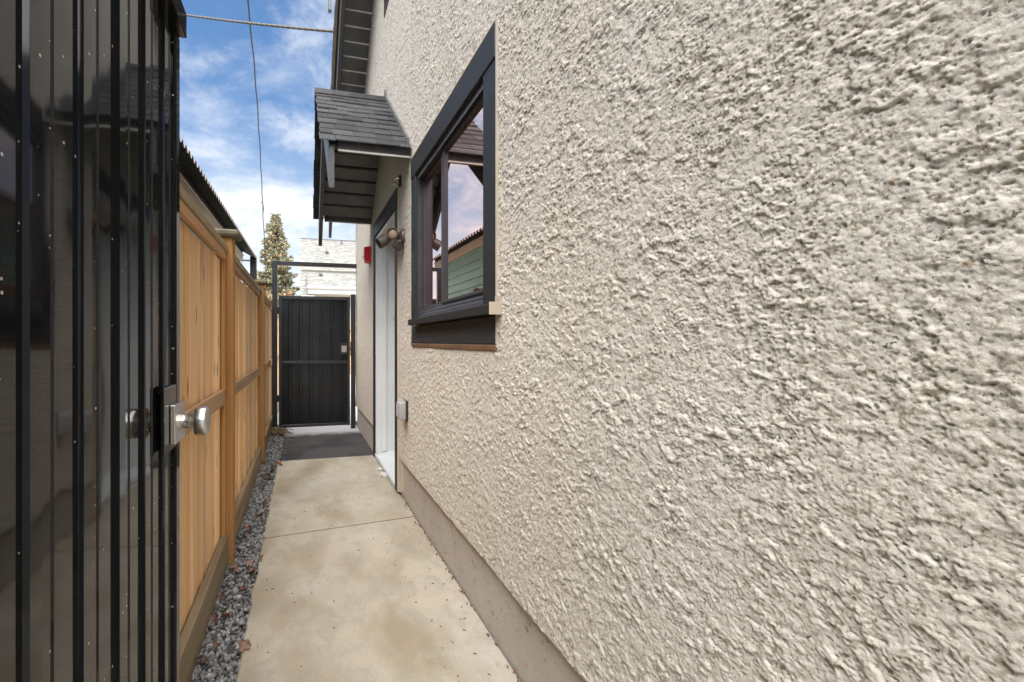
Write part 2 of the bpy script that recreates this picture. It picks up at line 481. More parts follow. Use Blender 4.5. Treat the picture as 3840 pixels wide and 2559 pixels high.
def thing(name, label, cat, group=None, loc=(0, 0, 0)):
    o = bpy.data.objects.new(name, None); C.objects.link(o)
    o.empty_display_size = .2
    o.location = loc
    return tag(o, label, cat, group)
def inst(me, name, parent, loc, rot=(0, 0, 0), scl=(1, 1, 1)):
    o = bpy.data.objects.new(name, me); C.objects.link(o)
    o.parent = parent; o.location = loc; o.rotation_euler = rot; o.scale = scl
    return o

# ------------------------------------------------------------------ setting: ground, path, apron, lane
tag(B(-250, 250, -250, 350, -.6, -.10).obj('ground', M['ground']), kind='structure')
tag(B(-.62, -.20, -1.5, 8.8, -.095, -.028).obj('soil_strip', M['soil']), kind='structure')
tag(B(-60, 60, 6.72, 16.5, -.095, -.015).obj('lane', M['lane']), kind='structure')

path = bpy.data.objects.new('path', None); C.objects.link(path); tag(path, kind='structure')
def slab(name, ya0, ya1, yb0, yb1, m, x0, x1, zt, wob=.006, seed=0):
    """slab with a slightly ragged left edge and rounded arris; ya = left end, yb = right end"""
    rnd = random.Random(seed)
    n = 70
    prof = [(0.0, -.07), (0.001, -.012), (.004, -.004), (.010, 0.0)]
    xs_in = [.03, .10, .25, .5, .75]
    vs, fs = [], []
    for j in range(n + 1):
        t = j / n
        w_ = rnd.uniform(-wob, wob) + .004 * math.sin(j * .9 + seed)
        row = [(x0 + w_ + px, zt + pz) for px, pz in prof] + [(x0 + (x1 - x0) * q if q > .04 else x0 + w_ * .5 + q, zt) for q in xs_in] + [(x1, zt), (x1, zt - .07)]
        for x, z in row:
            q = min(max((x - x0) / (x1 - x0), 0), 1)
            y0 = ya0 + (yb0 - ya0) * q; y1 = ya1 + (yb1 - ya1) * q
            vs.append((x, y0 + (y1 - y0) * t, z))
    k = len(prof) + len(xs_in) + 2
    for j in range(n):
        for i in range(k - 1):
            a = j * k + i
            fs.append((a, a + 1, a + 1 + k, a + k))
    fs.append(tuple(range(k))); fs.append(tuple(n * k + i for i in reversed(range(k))))
    mb = MB(); mb.v = vs; mb.f = fs; mb.m = [0] * len(fs)
    return mb.obj(name, m, path)
slab('concrete_slab', -1.2, 2.825, -1.2, 2.935, M['concrete'], -.230, .748, 0, seed=1)
slab('concrete_slab', 2.834, 4.610, 2.944, 4.618, M['concrete'], -.232, .748, .0015, seed=2)
slab('apron_slab', 4.614, 6.70, 4.622, 6.70, M['apron_slab'], -.215, .752, -.004, wob=.012, seed=3)

# ------------------------------------------------------------------ gravel (stuff)
def gravel():
    rs = np.random.RandomState(3)
    t = (1 + 5 ** .5) / 2
    ico = np.array([(-1, t, 0), (1, t, 0), (-1, -t, 0), (1, -t, 0), (0, -1, t), (0, 1, t), (0, -1, -t), (0, 1, -t), (t, 0, -1), (t, 0, 1), (-t, 0, -1), (-t, 0, 1)], float) / 1.9
    tri = np.array([(0, 11, 5), (0, 5, 1), (0, 1, 7), (0, 7, 10), (0, 10, 11), (1, 5, 9), (5, 11, 4), (11, 10, 2), (10, 7, 6), (7, 1, 8), (3, 9, 4), (3, 4, 2), (3, 2, 6), (3, 6, 8), (3, 8, 9), (4, 9, 5), (2, 4, 11), (6, 2, 10), (8, 6, 7), (9, 8, 1)])
    V, F = [], []
    n = 0
    for k in range(9000):
        y = rs.uniform(.9, 6.5); x = rs.uniform(-.42, -.215)
        if y > 4.6 and rs.rand() < .15: x = rs.uniform(-.3, -.12 - .0 * y) if y > 5.2 else rs.uniform(-.3, -.17)
        r = rs.uniform(.0055, .013) * (1 + .35 * (rs.rand() < .12))
        z = -.024 + rs.rand() ** 1.5 * .020
        sc = rs.uniform(.6, 1.2, 3) * r
        p = ico * rs.uniform(.72, 1.15, (12, 1)) * sc
        a, b_, c_ = rs.uniform(0, 6.28, 3)
        ca, sa = math.cos(a), math.sin(a); cb, sb = math.cos(b_), math.sin(b_)
        Rz = np.array([[ca, -sa, 0], [sa, ca, 0], [0, 0, 1]]); Rx = np.array([[1, 0, 0], [0, cb, -sb], [0, sb, cb]])
        V.append(p @ (Rz @ Rx).T + (x, y, z)); F.append(tri + n); n += 12
    V = np.concatenate(V); F = np.concatenate(F)
    me = bpy.data.meshes.new('gravel')
    me.from_pydata(V.tolist(), [], F.tolist()); me.materials.append(M['gravel'])
    o = bpy.data.objects.new('gravel', me); C.objects.link(o)
    tag(o, kind='stuff')
    tag(o, 'loose grey crushed gravel in the strip between fence and concrete path', 'gravel')
gravel()

# ------------------------------------------------------------------ stucco wall
W = .735
rs = np.random.RandomState(11)
_ang = rs.uniform(0, 2 * np.pi, (1024, 1024)); GX, GY = np.cos(_ang).astype(np.float32), np.sin(_ang).astype(np.float32)
def gnoise(x, y, off=0):
    xi = np.floor(x).astype(np.int64); yi = np.floor(y).astype(np.int64)
    xf = (x - xi).astype(np.float32); yf = (y - yi).astype(np.float32)
    u = xf * xf * xf * (xf * (xf * 6 - 15) + 10); v = yf * yf * yf * (yf * (yf * 6 - 15) + 10)
    def gr(ix, iy, fx, fy):
        a = (ix + off) & 1023; b = (iy + off * 7) & 1023
        return GX[a, b] * fx + GY[a, b] * fy
    n00 = gr(xi, yi, xf, yf); n10 = gr(xi + 1, yi, xf - 1, yf); n01 = gr(xi, yi + 1, xf, yf - 1); n11 = gr(xi + 1, yi + 1, xf - 1, yf - 1)
    return ((n00 * (1 - u) + n10 * u) * (1 - v) + (n01 * (1 - u) + n11 * u) * v) * 1.5
def sstep(a, b, x):
    t = np.clip((x - a) / (b - a), 0, 1); return t * t * (3 - 2 * t)
def stucco_h(y, z):
    wy = y + .0045 * gnoise(y / .018, z / .018, 5)
    wz = z + .0045 * gnoise(y / .018, z / .018, 9)
    patch = sstep(-.45, .45, gnoise(y / .12, z / .12, 83) + .6 * gnoise(y / .045, z / .045, 87))
    a = gnoise(wy / .034, wz / .029, 21) + .75 * gnoise(wy / .0165, wz / .014, 33)
    splat = sstep(-.15, .40, a)                      # thrown lumps with steep rims
    F = .42 * gnoise(wy / .0150, wz / .0130, 47) + .52 * gnoise(y / .0086, z / .0078, 41) + .72 * gnoise(y / .0050, z / .0046, 55) + .55 * gnoise((y + z) / .0042, (z - y) / .0042, 57) + .12
    pits = np.where(F > 0, .22 * F, F * (1 - .25 * F))   # worn crests, sharp pits between the grains
    big = gnoise(y / .21, z / .21, 61)
    return .0034 * splat * (.40 + .60 * patch) + .0044 * pits * (.58 + .42 * patch) + .0020 * big - .002
ROOF_S = .85
def rake_z(y): return 3.446 + (6.24 - y) * ROOF_S if y > 2.5 else 3.446 + 3.74 * ROOF_S + (y - 2.5) * ROOF_S
HOLES = [(1.602, 2.978, 1.172, 2.456), (3.405, 4.609, -.1, 2.407), (2.66, 4.035, 4.175, 5.46)]
def stucco_wall(parent):
    V, F = [], []; base = 0
    strips = [(-1.2, .26, .0045, .285, .0045, 2.5), (-1.2, .26, .03, 2.5, .03, 4.0), (.26, .80, .0019, .285, .0019, 2.05), (.26, .80, .0045, 2.05, .0045, 3.1), (.26, .80, .03, 3.1, .03, 5.0), (.80, 1.602, .0026, .285, .0026, 2.75), (.80, 1.602, .006, 2.75, .006, 4.0), (.80, 1.602, .03, 4.0, .03, 5.8),
              (1.602, 2.978, .0042, .285, .0042, 3.65), (1.602, 2.978, .009, 3.65, .009, 5.4), (1.602, 2.978, .03, 5.4, .03, 7.0), (2.978, 4.609, .0072, .285, .0072, 5.0), (2.978, 4.609, .04, 5.0, .04, 6.7), (4.609, 6.24, .010, .285, .010, 5.0)]
    for (y0, y1, dy, zb, dz, zt) in strips:
        ny = int(round((y1 - y0) / dy)) + 1
        nz = int(round((zt - zb) / dz)) + 1; zs = np.linspace(zb, zt, nz)
        ys = np.linspace(y0, y1, ny)
        Y, Z = np.meshgrid(ys, zs, indexing='ij')
        H = stucco_h(Y, Z)
        Zs = Z.copy()
        # ragged drip edge along the bottom
        Zs = Zs - .55 * np.maximum(H, 0)                 # lumps sag, so their lower rims are steep
        X = W - H
        if zb < .3:                                      # turned under at the bottom
            Zs[:, 0] += .006 * gnoise(ys / .015, ys * 0 + .3, 71)
            X[:, 0] = W + .012
        X[-1, :] = np.where(abs(y1 - 6.24) < 1e-6, W + .02, X[-1, :])
        V.append(np.stack([X, Y, Zs], -1).reshape(-1, 3))
        idx = np.arange(ny * nz).reshape(ny, nz) + base
        q = np.stack([idx[:-1, :-1], idx[:-1, 1:], idx[1:, 1:], idx[1:, :-1]], -1)
        yc = (Y[:-1, :-1] + Y[1:, 1:]) / 2; zc = (Z[:-1, :-1] + Z[1:, 1:]) / 2
        keep = np.ones(yc.shape, bool)
        for (a, b, c, d) in HOLES: keep &= ~((yc > a) & (yc < b) & (zc > c) & (zc < d))
        rk = np.where(yc > 2.5, 3.446 + (6.24 - yc) * ROOF_S, 3.446 + 3.74 * ROOF_S + (yc - 2.5) * ROOF_S)
        keep &= zc < rk + .02
        F.append(q[keep]); base += ny * nz
    V = np.concatenate(V); F = np.concatenate(F)
    used = np.unique(F); remap = -np.ones(len(V), np.int64); remap[used] = np.arange(len(used))
    V = V[used]; F = remap[F]
    me = bpy.data.meshes.new('stucco_wall')
    me.vertices.add(len(V)); me.vertices.foreach_set('co', V.astype(np.float32).ravel())
    me.loops.add(F.size); me.loops.foreach_set('vertex_index', F.astype(np.int32).ravel())
    me.polygons.add(len(F)); me.polygons.foreach_set('loop_start', (np.arange(len(F)) * 4).astype(np.int32))
    me.polygons.foreach_set('use_smooth', np.ones(len(F), bool))
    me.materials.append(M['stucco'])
    me.update(calc_edges=True); me.validate()
    o = bpy.data.objects.new('stucco_wall', me); C.objects.link(o); o.parent = parent
    return o

house = thing('house', 'cream roughcast stucco house with black trimmed window along the right side of the passage', 'house', loc=(.755, 3, 0))
H0 = Matrix.Translation((-.755, -3, 0))
def hp(o):                      # house parts are modelled in world space
    o.parent = house; o.matrix_parent_inverse = H0
    return o
hp(stucco_wall(None))
# core of the wall (behind the stucco) with the openings left free, other walls, roof
mb = MB()
def core(y0, y1, z0, z1): mb.box(.757, .86, y0, y1, z0, z1)
core(-1.2, 1.612, .29, 3.4); core(2.968, 3.415, .29, 3.4); core(4.60, 6.22, .29, 3.40)
core(1.612, 2.968, .29, 1.182); core(1.612, 2.968, 2.446, 3.4); core(3.415, 4.60, 2.40, 3.4)
mb.prism([(-1.2, 3.4), (6.0, 3.4), (4.03, 5.29), (4.03, 4.185), (2.67, 4.185), (2.67, 6.45), (2.5, 6.6)], 0, .757, .86)
mb.prism([(2.67, 5.463), (3.85, 5.45), (2.67, 6.45)], 0, .757, .86)
mb.box(.86, 9, 6.12, 6.22, .0, 3.1); mb.box(.86, 1.2, -1.2, -1.1, 0, 3.2); mb.box(3.1, 9, -1.2, -1.1, 0, 3.2); mb.box(1.2, 3.1, -1.2, -1.1, 0, .8); mb.box(1.2, 3.1, -1.2, -1.1, 2.6, 3.2); mb.box(8.9, 9, -1.1, 6.12, 0, 6.9)  # unseen opening added in the near end wall to light the room
hp(mb.obj('wall_core', M['stucco_smooth']))
# foundation band, 2 cm behind the stucco, with corner return
mb = MB(); mb.box(.757, .90, -1.2, 3.40, -.09, .30); mb.box(.757, .90, 4.615, 6.215, -.09, .30)
hp(mb.obj('foundation', M['foundation'], bevel=.004))
# roof: gable whose rake runs along the passage
def slope_box(mb, x0, x1, y0, y1, off0, off1, m=0):
    """slab following the far roof slope between y0 and y1 (vertical offsets from the rake line)"""
    mb.prism([(y0, rake_z(y0) + off0), (y1, 3.446 + (6.24 - y1) * ROOF_S + off0), (y1, 3.446 + (6.24 - y1) * ROOF_S + off1), (y0, rake_z(y0) + off1)], 0, x0, x1, m)
mb = MB()
slope_box(mb, .375, 9.1, 2.5, 6.72, .075, .20)
mb.prism([(2.5, rake_z(2.5) + .075), (-1.6, rake_z(-1.6) + .075), (-1.6, rake_z(-1.6) + .2), (2.5, rake_z(2.5) + .2)], 0, .375, 9.1)
hp(mb.obj('roof', M['shingle']))
# rake soffit: planks running out from the wall, lapped like siding, pale lips with caught light painted in
for k in range(20):
    y1 = 6.19 - k * .112; y0 = y1 - .108
    mb = MB()
    z = lambda y, o: 3.446 + (6.24 - y) * ROOF_S + o
    mb.prism([(y0, z(y0, -.006)), (y1, z(y1, .004)), (y1, z(y1, .030)), (y0, z(y0, .030))], 0, .452, .737, 0)
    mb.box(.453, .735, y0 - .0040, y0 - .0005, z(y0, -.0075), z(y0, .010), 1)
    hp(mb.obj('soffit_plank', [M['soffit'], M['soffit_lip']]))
mb = MB(); slope_box(mb, .395, .437, 2.5, 6.80, -.215, .072)
hp(mb.obj('barge_board', M['fascia'], bevel=.003))
mb = MB()
for k in range(26):
    y = 6.75 - k * .15
    mb.prism([(y, z(y, .078)), (y - .17, z(y - .17, .092)), (y - .17, z(y - .17, .112)), (y, z(y, .112))], 0, .34 + random.uniform(-.004, .008), .374)
hp(tag(mb.obj('shingle_edge', M['tan_wall']), kind='stuff'))
# tail of the higher roof's barge board, just in view at the top
hp(MB().box(.322, .362, 5.60, 5.66, 5.32, 6.4).obj('barge_board', M['fascia'], bevel=.003))

# ---- window (also the upper one)
def window(y0, y1, z0, z1, sill=True):
    """y0 near, y1 far, outer size of the trim"""
    fr = bpy.data.objects.new('window', None); C.objects.link(fr); hp(fr)
    def p(o): o.parent = fr; return o
    xf, xb = W - .004, W + .06                                  # trim boards, faces just behind the stucco crests
    tw = .128
    zs = z0 + .17                                               # underside of the side trims, on the sill
    p(MB().box(xf + .004, xb, y0, y0 + tw, zs, z1 - .150).obj('trim_board', M['trim'], bevel=.004))
    p(MB().box(xf + .004, xb, y1 - tw + .012, y1, zs, z1 - .150).obj('trim_board', M['trim'], bevel=.004))
    p(MB().box(xf, xb, y0, y1, z1 - .148, z1 - .012).obj('trim_board', M['trim'], bevel=.004))
    p(MB().box(xf + .006, xb, y0 + .004, y1 - .004, z0 + .012, zs - .042).obj('apron_board', M['apron'], bevel=.004))
    p(MB().box(.684, xb, y0 - .03, y1 - .10, zs - .040, zs - .002).obj('window_sill', M['trim'], bevel=.003)) if not sill else \
        p(MB().prism([(.686, zs - .040), (.84, zs - .036), (.84, zs + .010), (.686, zs - .003)], 1, y0 - .045, y1 - .105).obj('window_sill', M['trim'], bevel=.003))
    p(MB().box(W - .006, xb, y0 - .012, y1 - .03, z0 - .014, z0 + .010).obj('sealant_bead', M['seal'], bevel=.004))
    p(MB().box(.687, xb, y0 - .0505, y0 - .0455, zs - .044, zs + .004).box(W - .004, xb, y0 - .0455, y0 - .0005, zs - .040, zs + .03).obj('stucco_bead', M['stucco_smooth'], bevel=.001))
    p(MB().box(W - .003, xb, y0 - .018, y0 - .001, z0 + .010, z1).obj('stucco_bead', M['stucco_smooth'], bevel=.003))
    p(MB().box(W - .003, xb, y0, y1, z1 - .010, z1 + .002).obj('stucco_bead', M['stucco_smooth'], bevel=.003))
    # vinyl frame, set back
    a, b_, c, d = y0 + tw - .01, y1 - tw + .022, zs + .006, z1 - .146
    mb = MB()
    mb.box(.750, .88, a, a + .030, c, d); mb.box(.750, .88, b_ - .018, b_, c, d)
    mb.box(.750, .88, a + .030, b_ - .030, d - .030, d)
    mb.prism([(.748, c), (.88, c), (.88, c + .062), (.779, c + .060), (.774, c + .042), (.764, c + .039), (.760, c + .022), (.750, c + .019)], 1, a + .030, b_ - .030)
    p(mb.obj('window_frame', M['vinyl'], bevel=.002))
    for (xx, zz_) in ((.7615, c + .0395), (.776, c + .0608)):
        p(MB().box(xx - .002, xx + .001, a + .036, b_ - .036, zz_ - .002, zz_ + .0015).obj('frame_bead', M['vinyl_line']))
    p(MB().box(.7485, .752, a + .031, b_ - .031, d - .036, d - .0305).obj('frame_bead', M['vinyl_line']))
    # fixed near sash and sliding far sash behind it
    ym = y0 + .800
    def sash(x0, ya, yb, za, zb, s0, s1):
        mb = MB()
        mb.box(x0, x0 + .03, ya, ya + s0, za, zb); mb.box(x0, x0 + .03, yb - s1, yb, za, zb)
        mb.box(x0, x0 + .03, ya + s0, yb - s1, za, za + .016); mb.box(x0, x0 + .03, ya + s0, yb - s1, zb - .022, zb)
        so = p(mb.obj('sash', M['vinyl'], bevel=.002))
        MB().box(x0 + .012, x0 + .018, ya + s0 - .004, yb - s1 + .004, za + .012, zb - .018).obj('glass_pane', M['glass'], fr)
        return so
    sash(.768, a + .031, ym, c + .062, d - .032, .030, .055)
    sash(.784, ym + .002, b_ - .019, c + .063, d - .032, .012, .018)
    return fr
window(1.602, 2.978, 1.174, 2.458)
window(2.66, 4.035, 4.175, 5.46)
# the room behind the window
mb = MB(); mb.box(3.2, 3.25, -1.05, 3.3, .3, 3.0); mb.box(.90, 3.2, 3.25, 3.3, .3, 3.0); mb.box(.9, 3.2, -1.05, 3.3, 3.0, 3.05); mb.box(.9, 3.2, -1.05, 3.3, .25, .3)
hp(mb.obj('room', M['room']))

# ---- door: black casing, deep white jamb, white threshold
dr = bpy.data.objects.new('doorway', None); C.objects.link(dr); hp(dr)
def pd(o): o.parent = dr; return o
pd(MB().box(W - .010, .80, 3.408, 3.492, .02, 2.265).obj('casing', M['trim'], bevel=.003))
pd(MB().box(W - .010, .80, 4.512, 4.606, -.002, 2.265).obj('casing', M['trim'], bevel=.003))
pd(MB().box(W - .014, .80, 3.408, 4.606, 2.267, 2.405).obj('casing', M['trim'], bevel=.003))
mb = MB()
mb.box(W + .001, 1.02, 4.474, 4.511, .055, 2.262); mb.box(.79, .845, 4.462, 4.4745, .075, 2.25)
mb.box(W + .001, 1.02, 3.493, 3.530, .055, 2.262); mb.box(W + .001, 1.02, 3.53, 4.474, 2.225, 2.262)
pd(mb.obj('jamb', M['white'], bevel=.003))
pd(MB().prism([(.728, .012), (1.02, .03), (1.02, .082), (.86, .074), (.738, .050), (.728, .044)], 1, 3.493, 4.511).obj('threshold', M['sill_white'], bevel=.003))
pd(MB().box(.93, .975, 3.531, 4.473, .085, 2.222).obj('door_leaf', M['white'], bevel=.003))
pd(MB().box(W - .016, W + .03, 3.494, 3.512, 1.36, 1.40).obj('strike_plate', M['strike'], bevel=.002))
pd(MB().box(W - .008, .78, 3.385, 3.404, .02, 2.41).obj('stucco_bead', M['stucco_smooth'], bevel=.003))
mb = MB(); mb.box(.738, .78, 3.345, 3.352, .03, .29); mb.box(.738, .78, 3.300, 3.306, .05, .29); mb.box(.772, .78, 3.306, 3.345, .05, .29)
pd(mb.obj('base_channel', M['stucco_smooth'], bevel=.001))

# ---- canopy over the door
cn = bpy.data.objects.new('canopy', None); C.objects.link(cn); hp(cn)
def pc(o): o.parent = cn; return o
CR, CZ, CS = 3.90, 3.37, .875                       # ridge y, ridge z, slope
def cz(y, o=0): return CZ - abs(y - CR) * CS + o
for sgn in (-1, 1):
    e = CR + sgn * .885
    q = [(CR, cz(CR, -.03)), (e, cz(e, -.03)), (e, cz(e, -.055)), (CR, cz(CR, -.055))]
    pc(MB().prism(q, 0, .165, .737).obj('roof_deck', M['black_plastic']))
    # barge board with plumb-cut tail
    et = CR + sgn * .93
    q = [(CR, cz(CR, -.058)), (et, cz(et, -.058)), (et, cz(et, -.345)), (CR, cz(CR, -.345))]
    pc(MB().prism(q, 0, .174, .212).obj('barge_board', M['fascia'], bevel=.003))
    # eave fascia board and soffit planks under the slope
    ef = CR + sgn * .893
    y_a, y_b = sorted((ef - sgn * .02, ef + sgn * .012))
    pc(MB().box(.235, .737, y_a, y_b, cz(ef, -.115), cz(ef, -.014)).obj('eave_fascia', M['fascia'], bevel=.003))
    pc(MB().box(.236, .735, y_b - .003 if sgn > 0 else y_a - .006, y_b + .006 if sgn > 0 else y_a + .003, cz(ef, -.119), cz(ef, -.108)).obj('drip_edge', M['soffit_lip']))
    for k in range(8):
        s0 = .015 + k * .108; s1 = s0 + .086
        a, b_ = CR + sgn * s0, CR + sgn * s1
        q = [(a, cz(a, -.100)), (b_, cz(b_, -.100)), (b_, cz(b_, -.080)), (a, cz(a, -.080))]
        pc(MB().prism(q, 0, .214, .737).obj('soffit_plank', M['soffit'], bevel=.002))
    # shingles, laid in courses
    rnd = random.Random(5 + sgn)
    sl = math.hypot(1, CS); L = .93 * sl
    nc = 10
    for k in range(nc):
        s0 = L - (k + 1) * (L / nc) ; s1 = s0 + L / nc + .045        # s measured down the slope from the ridge
        x = .115 + rnd.uniform(-.006, .006); first = True
        while x < .728:
            wd = rnd.uniform(.11, .17)
            if first: wd = rnd.uniform(.07, .16)
            x2 = min(x + wd, .731)
            if .731 - x2 < .03: x2 = .731
            dz = .010 + rnd.uniform(-.0015, .0025)
            drop = rnd.uniform(-.004, .006) + (.022 if (k == 0 and first) else 0)
            ya, yb = CR + sgn * s0 / sl, CR + sgn * (s1 + drop - (.045 if k == 0 else 0) * .3) / sl
            th = rnd.uniform(.006, .009); lift = rnd.uniform(0, .004)
            q = [(ya, cz(ya, -.028 + .001)), (yb, cz(yb, -.028 + dz + lift)), (yb, cz(yb, -.028 + dz + th + lift)), (ya, cz(ya, -.028 + th))]
            pc(MB().prism(q, 0, x, x2 - .0025).obj('shingle', M['shingle']))
            x = x2; first = False
# ridge caps and flashing against the wall
rnd = random.Random(9)
x = .108
while x < .70:
    x2 = min(x + .15, .733)
    q = [(CR - .085, cz(CR - .085, -.002)), (CR, CZ + .008), (CR + .085, cz(CR + .085, -.002)), (CR + .085, cz(CR + .085, -.010)), (CR, CZ - .002), (CR - .085, cz(CR - .085, -.010))]
    lift = .0 + .004 * ((x * 7) % 1)
    mb = MB().prism([(a, z_ + lift) for a, z_ in q], 0, x, x2 + .012)
    pc(mb.obj('ridge_cap', M['shingle']))
    x = x2
for sgn in (-1, 1):
    e = CR + sgn * .88
    q = [(CR, cz(CR, -.02)), (e, cz(e, -.02)), (e, cz(e, .022)), (CR + sgn * .05, cz(CR + sgn * .05, .03)), (CR, cz(CR, .075))]
    pc(MB().prism(q, 0, .716, .737).obj('flashing', M['soffit']))

# ---- fixtures on the wall
lamp = thing('security_light', 'bronze twin head security light with motion sensor on the wall beside the door casing', 'security light', loc=(W, 3.22, 1.975))
def LM(loc, d): return Matrix.Translation(loc) @ Vector((1, 0, 0)).rotation_difference(Vector(d).normalized()).to_matrix().to_4x4()
MB().lathe([(-.02, .058), (.008, .062), (.022, .056), (.030, .030)], 28, LM((0, 0, 0), (-1, 0, 0))).obj('base_plate', M['bronze'], lamp, smooth=True)
MB().tube([(-.02, 0, .012), (-.045, -.004, .024), (-.072, .0, .022)], .013, 10).tube([(-.02, .01, -.01), (-.05, .03, -.004), (-.10, .05, -.008)], .012, 10).tube([(-.02, -.01, -.03), (-.035, -.012, -.055)], .012, 10).obj('arm', M['bronze'], lamp, smooth=True)
h1 = MB().lathe([(-.06, .016), (-.055, .024), (-.02, .028), (-.012, .040), (.045, .043), (.046, .039), (.030, .037)], 28, LM((-.074, .015, .022), (-.35, -1, -.18)), caps=False).obj('lamp_head', M['bronze'], lamp, smooth=True)
MB().lathe([(.024, .0385), (.031, .034), (.036, .018), (.037, .001)], 28, LM((-.074, .015, .022), (-.35, -1, -.18))).obj('lens', M['cream_lens'], h1, smooth=True)
h2 = MB().lathe([(-.055, .014), (-.05, .024), (-.015, .028), (-.008, .039), (.06, .042), (.061, .038), (.035, .036)], 28, LM((-.128, .055, -.018), (-.9, -.12, -.55)), caps=False).obj('lamp_head', M['bronze'], lamp, smooth=True)
MB().lathe([(.030, .037), (.036, .02), (.037, .001)], 28, LM((-.128, .055, -.018), (-.9, -.12, -.55))).obj('lens', M['bronze_dark'], h2, smooth=True)
MB().box(-.032, .032, -.028, .028, -.03, .028, M4=Matrix.Translation((-.045, -.015, -.073)) @ Euler((R(12), R(38), R(10))).to_matrix().to_4x4()).obj('motion_sensor', M['bronze_dark'], lamp, bevel=.006, segs=2)

al = thing('fire_alarm', 'red fire alarm strobe mounted on the stucco left of the doorway', 'fire alarm', loc=(W, 4.86, 2.145))
MB().box(-.030, .01, -.068, .066, -.085, .085).obj('back_box', M['red'], al, bevel=.005, segs=2)
MB().prism([(-.075, -.058), (-.031, -.085), (-.031, .085), (-.075, .075)], 1, -.064, .010).obj('horn_cover', M['red'], al, bevel=.005, segs=2)
MB().prism([(-.058, -.080), (-.031, -.080), (-.031, .080), (-.058, .072)], 1, .014, .070).obj('strobe_face', M['red'], al, bevel=.004, segs=2)
MB().lathe([(-.004, .021), (.006, .021), (.016, .014), (.020, .002)], 20, LM((-.060, .060, -.005), (-1, .6, 0))).obj('strobe_lens', M['lens'], al, smooth=True)
def text_mesh(name, body, size, m, parent, loc, rot):
    cu = bpy.data.curves.new(name, 'FONT'); cu.body = body; cu.size = size; cu.align_x = 'CENTER'; cu.align_y = 'CENTER'; cu.extrude = .0006
    tmp = bpy.data.objects.new(name + '_tmp', cu); C.objects.link(tmp)
    dg = bpy.context.evaluated_depsgraph_get()
    me = bpy.data.meshes.new_from_object(tmp.evaluated_get(dg))
    bpy.data.objects.remove(tmp); me.materials.clear(); me.materials.append(m)
    o = bpy.data.objects.new(name, me); C.objects.link(o); o.parent = parent; o.location = loc; o.rotation_euler = rot
    return o
text_mesh('lettering', 'FIRE', .034, M['red_white'], al, (-.0585, .036, 0), (R(90), R(90), R(-90)))

ob = thing('outlet_cover', 'grey weatherproof outlet cover low on the wall near the door', 'outlet cover', loc=(W, 3.13, .70))
MB().box(-.012, .01, -.066, .066, -.072, .072).obj('back_plate', M['black_plastic'], ob, bevel=.003)
MB().prism([(-.013, -.064), (-.013, .064), (-.056, .060), (-.064, .046), (-.064, -.050), (-.056, -.062)], 1, -.058, .058).obj('lid', M['grey_box'], ob, bevel=.008, segs=3, smooth=True)
MB().box(-.070, -.058, -.020, -.012, -.04, .035).box(-.070, -.058, .012, .020, -.04, .035).obj('lid_rib', M['grey_box'], ob, bevel=.002)
MB().tube([(-.02, -.04, .066), (-.02, .04, .066)], .008, 8).obj('hinge', M['grey_box'], ob)

hk = thing('wall_hook', 'small metal bracket on the wall above the near corner of the door casing', 'bracket', loc=(W, 3.30, 2.41))
MB().box(-.018, .01, -.012, .016, -.035, .05).obj('plate', M['bronze_dark'], hk, bevel=.003)
MB().tube([(-.015, 0, .03), (-.045, .01, .02), (-.05, .015, -.01), (-.03, .012, -.03)], .008, 8).obj('hook', M['nickel'], hk, smooth=True)

for (x, y, s, lab) in ((.700, 3.86, .036, 'larger white lump of mortar against the threshold of the doorway'), (.705, 4.06, .024, 'smaller white mortar lump by the far half of the threshold')):
    bm = bmesh.new(); bmesh.ops.create_icosphere(bm, subdivisions=2, radius=s)
    rr = random.Random(int(y * 100))
    for v in bm.verts:
        v.co *= rr.uniform(.8, 1.12); v.co.z *= .7
    me = bpy.data.meshes.new('mortar_lump'); bm.to_mesh(me); bm.free(); me.materials.append(M['rubble'])
    o = bpy.data.objects.new('mortar_lump', me); C.objects.link(o); o.location = (x, y, s * .45); o.rotation_euler = (0, 0, y * 3)
    tag(o, lab, 'rubble')

# ------------------------------------------------------------------ corrugated sheet
def sheet_profile(y0, y1, period, phase):
    """list of (y, height) for a shallow ribbed metal sheet"""
    pts = []
    k = math.floor((y0 - phase) / period) - 1
    while phase + k * period < y1 + period:
        a = phase + k * period
        for dy, h in ((0, 0), (.0012, .0075), (.027, .0078), (.036, 0), (.062, 0), (.066, .0022), (.074, .0022), (.078, 0)):
            y = a + dy * period / .1365
            if y0 <= y <= y1: pts.append((y, h))
        k += 1
    return [(y0, 0)] + pts + [(y1, 0)]

# ---- near gate, standing open along the fence
gt = thing('gate', 'tall glossy black corrugated steel gate standing open at the left with a nickel knob', 'gate', loc=(-.33, .27, .04))
G0 = Matrix.Translation((.33, -.27, -.04))
def gp(o, par=None): o.parent = par or gt; o.matrix_parent_inverse = G0 if par is None else Matrix.Identity(4); return o
prof = sheet_profile(.30, 1.252, .1365, .630)
mb = MB()
for (y, h) in prof: mb.v += [(-.3265 + h, y, .07), (-.3265 + h, y, 2.06)]
for i in range(len(prof) - 1): mb.f.append((2 * i, 2 * i + 2, 2 * i + 3, 2 * i + 1)); mb.m.append(0)
gp(mb.obj('metal_sheet', M['gate']))
gp(MB().box(-.355, -.3165, 1.2535, 1.295, .05, 2.062).box(-.3165, -.3145, 1.2615, 1.2915, .05, 1.998).obj('stile', M['gate'], bevel=.0015))
gp(MB().box(-.36, -.330, .27, .30, .05, 2.062).obj('stile', M['steel_frame'], bevel=.002))
gp(MB().box(-.345, -.2955, .27, 1.283, 2.000, 2.064).obj('top_rail', M['gate'], bevel=.002))
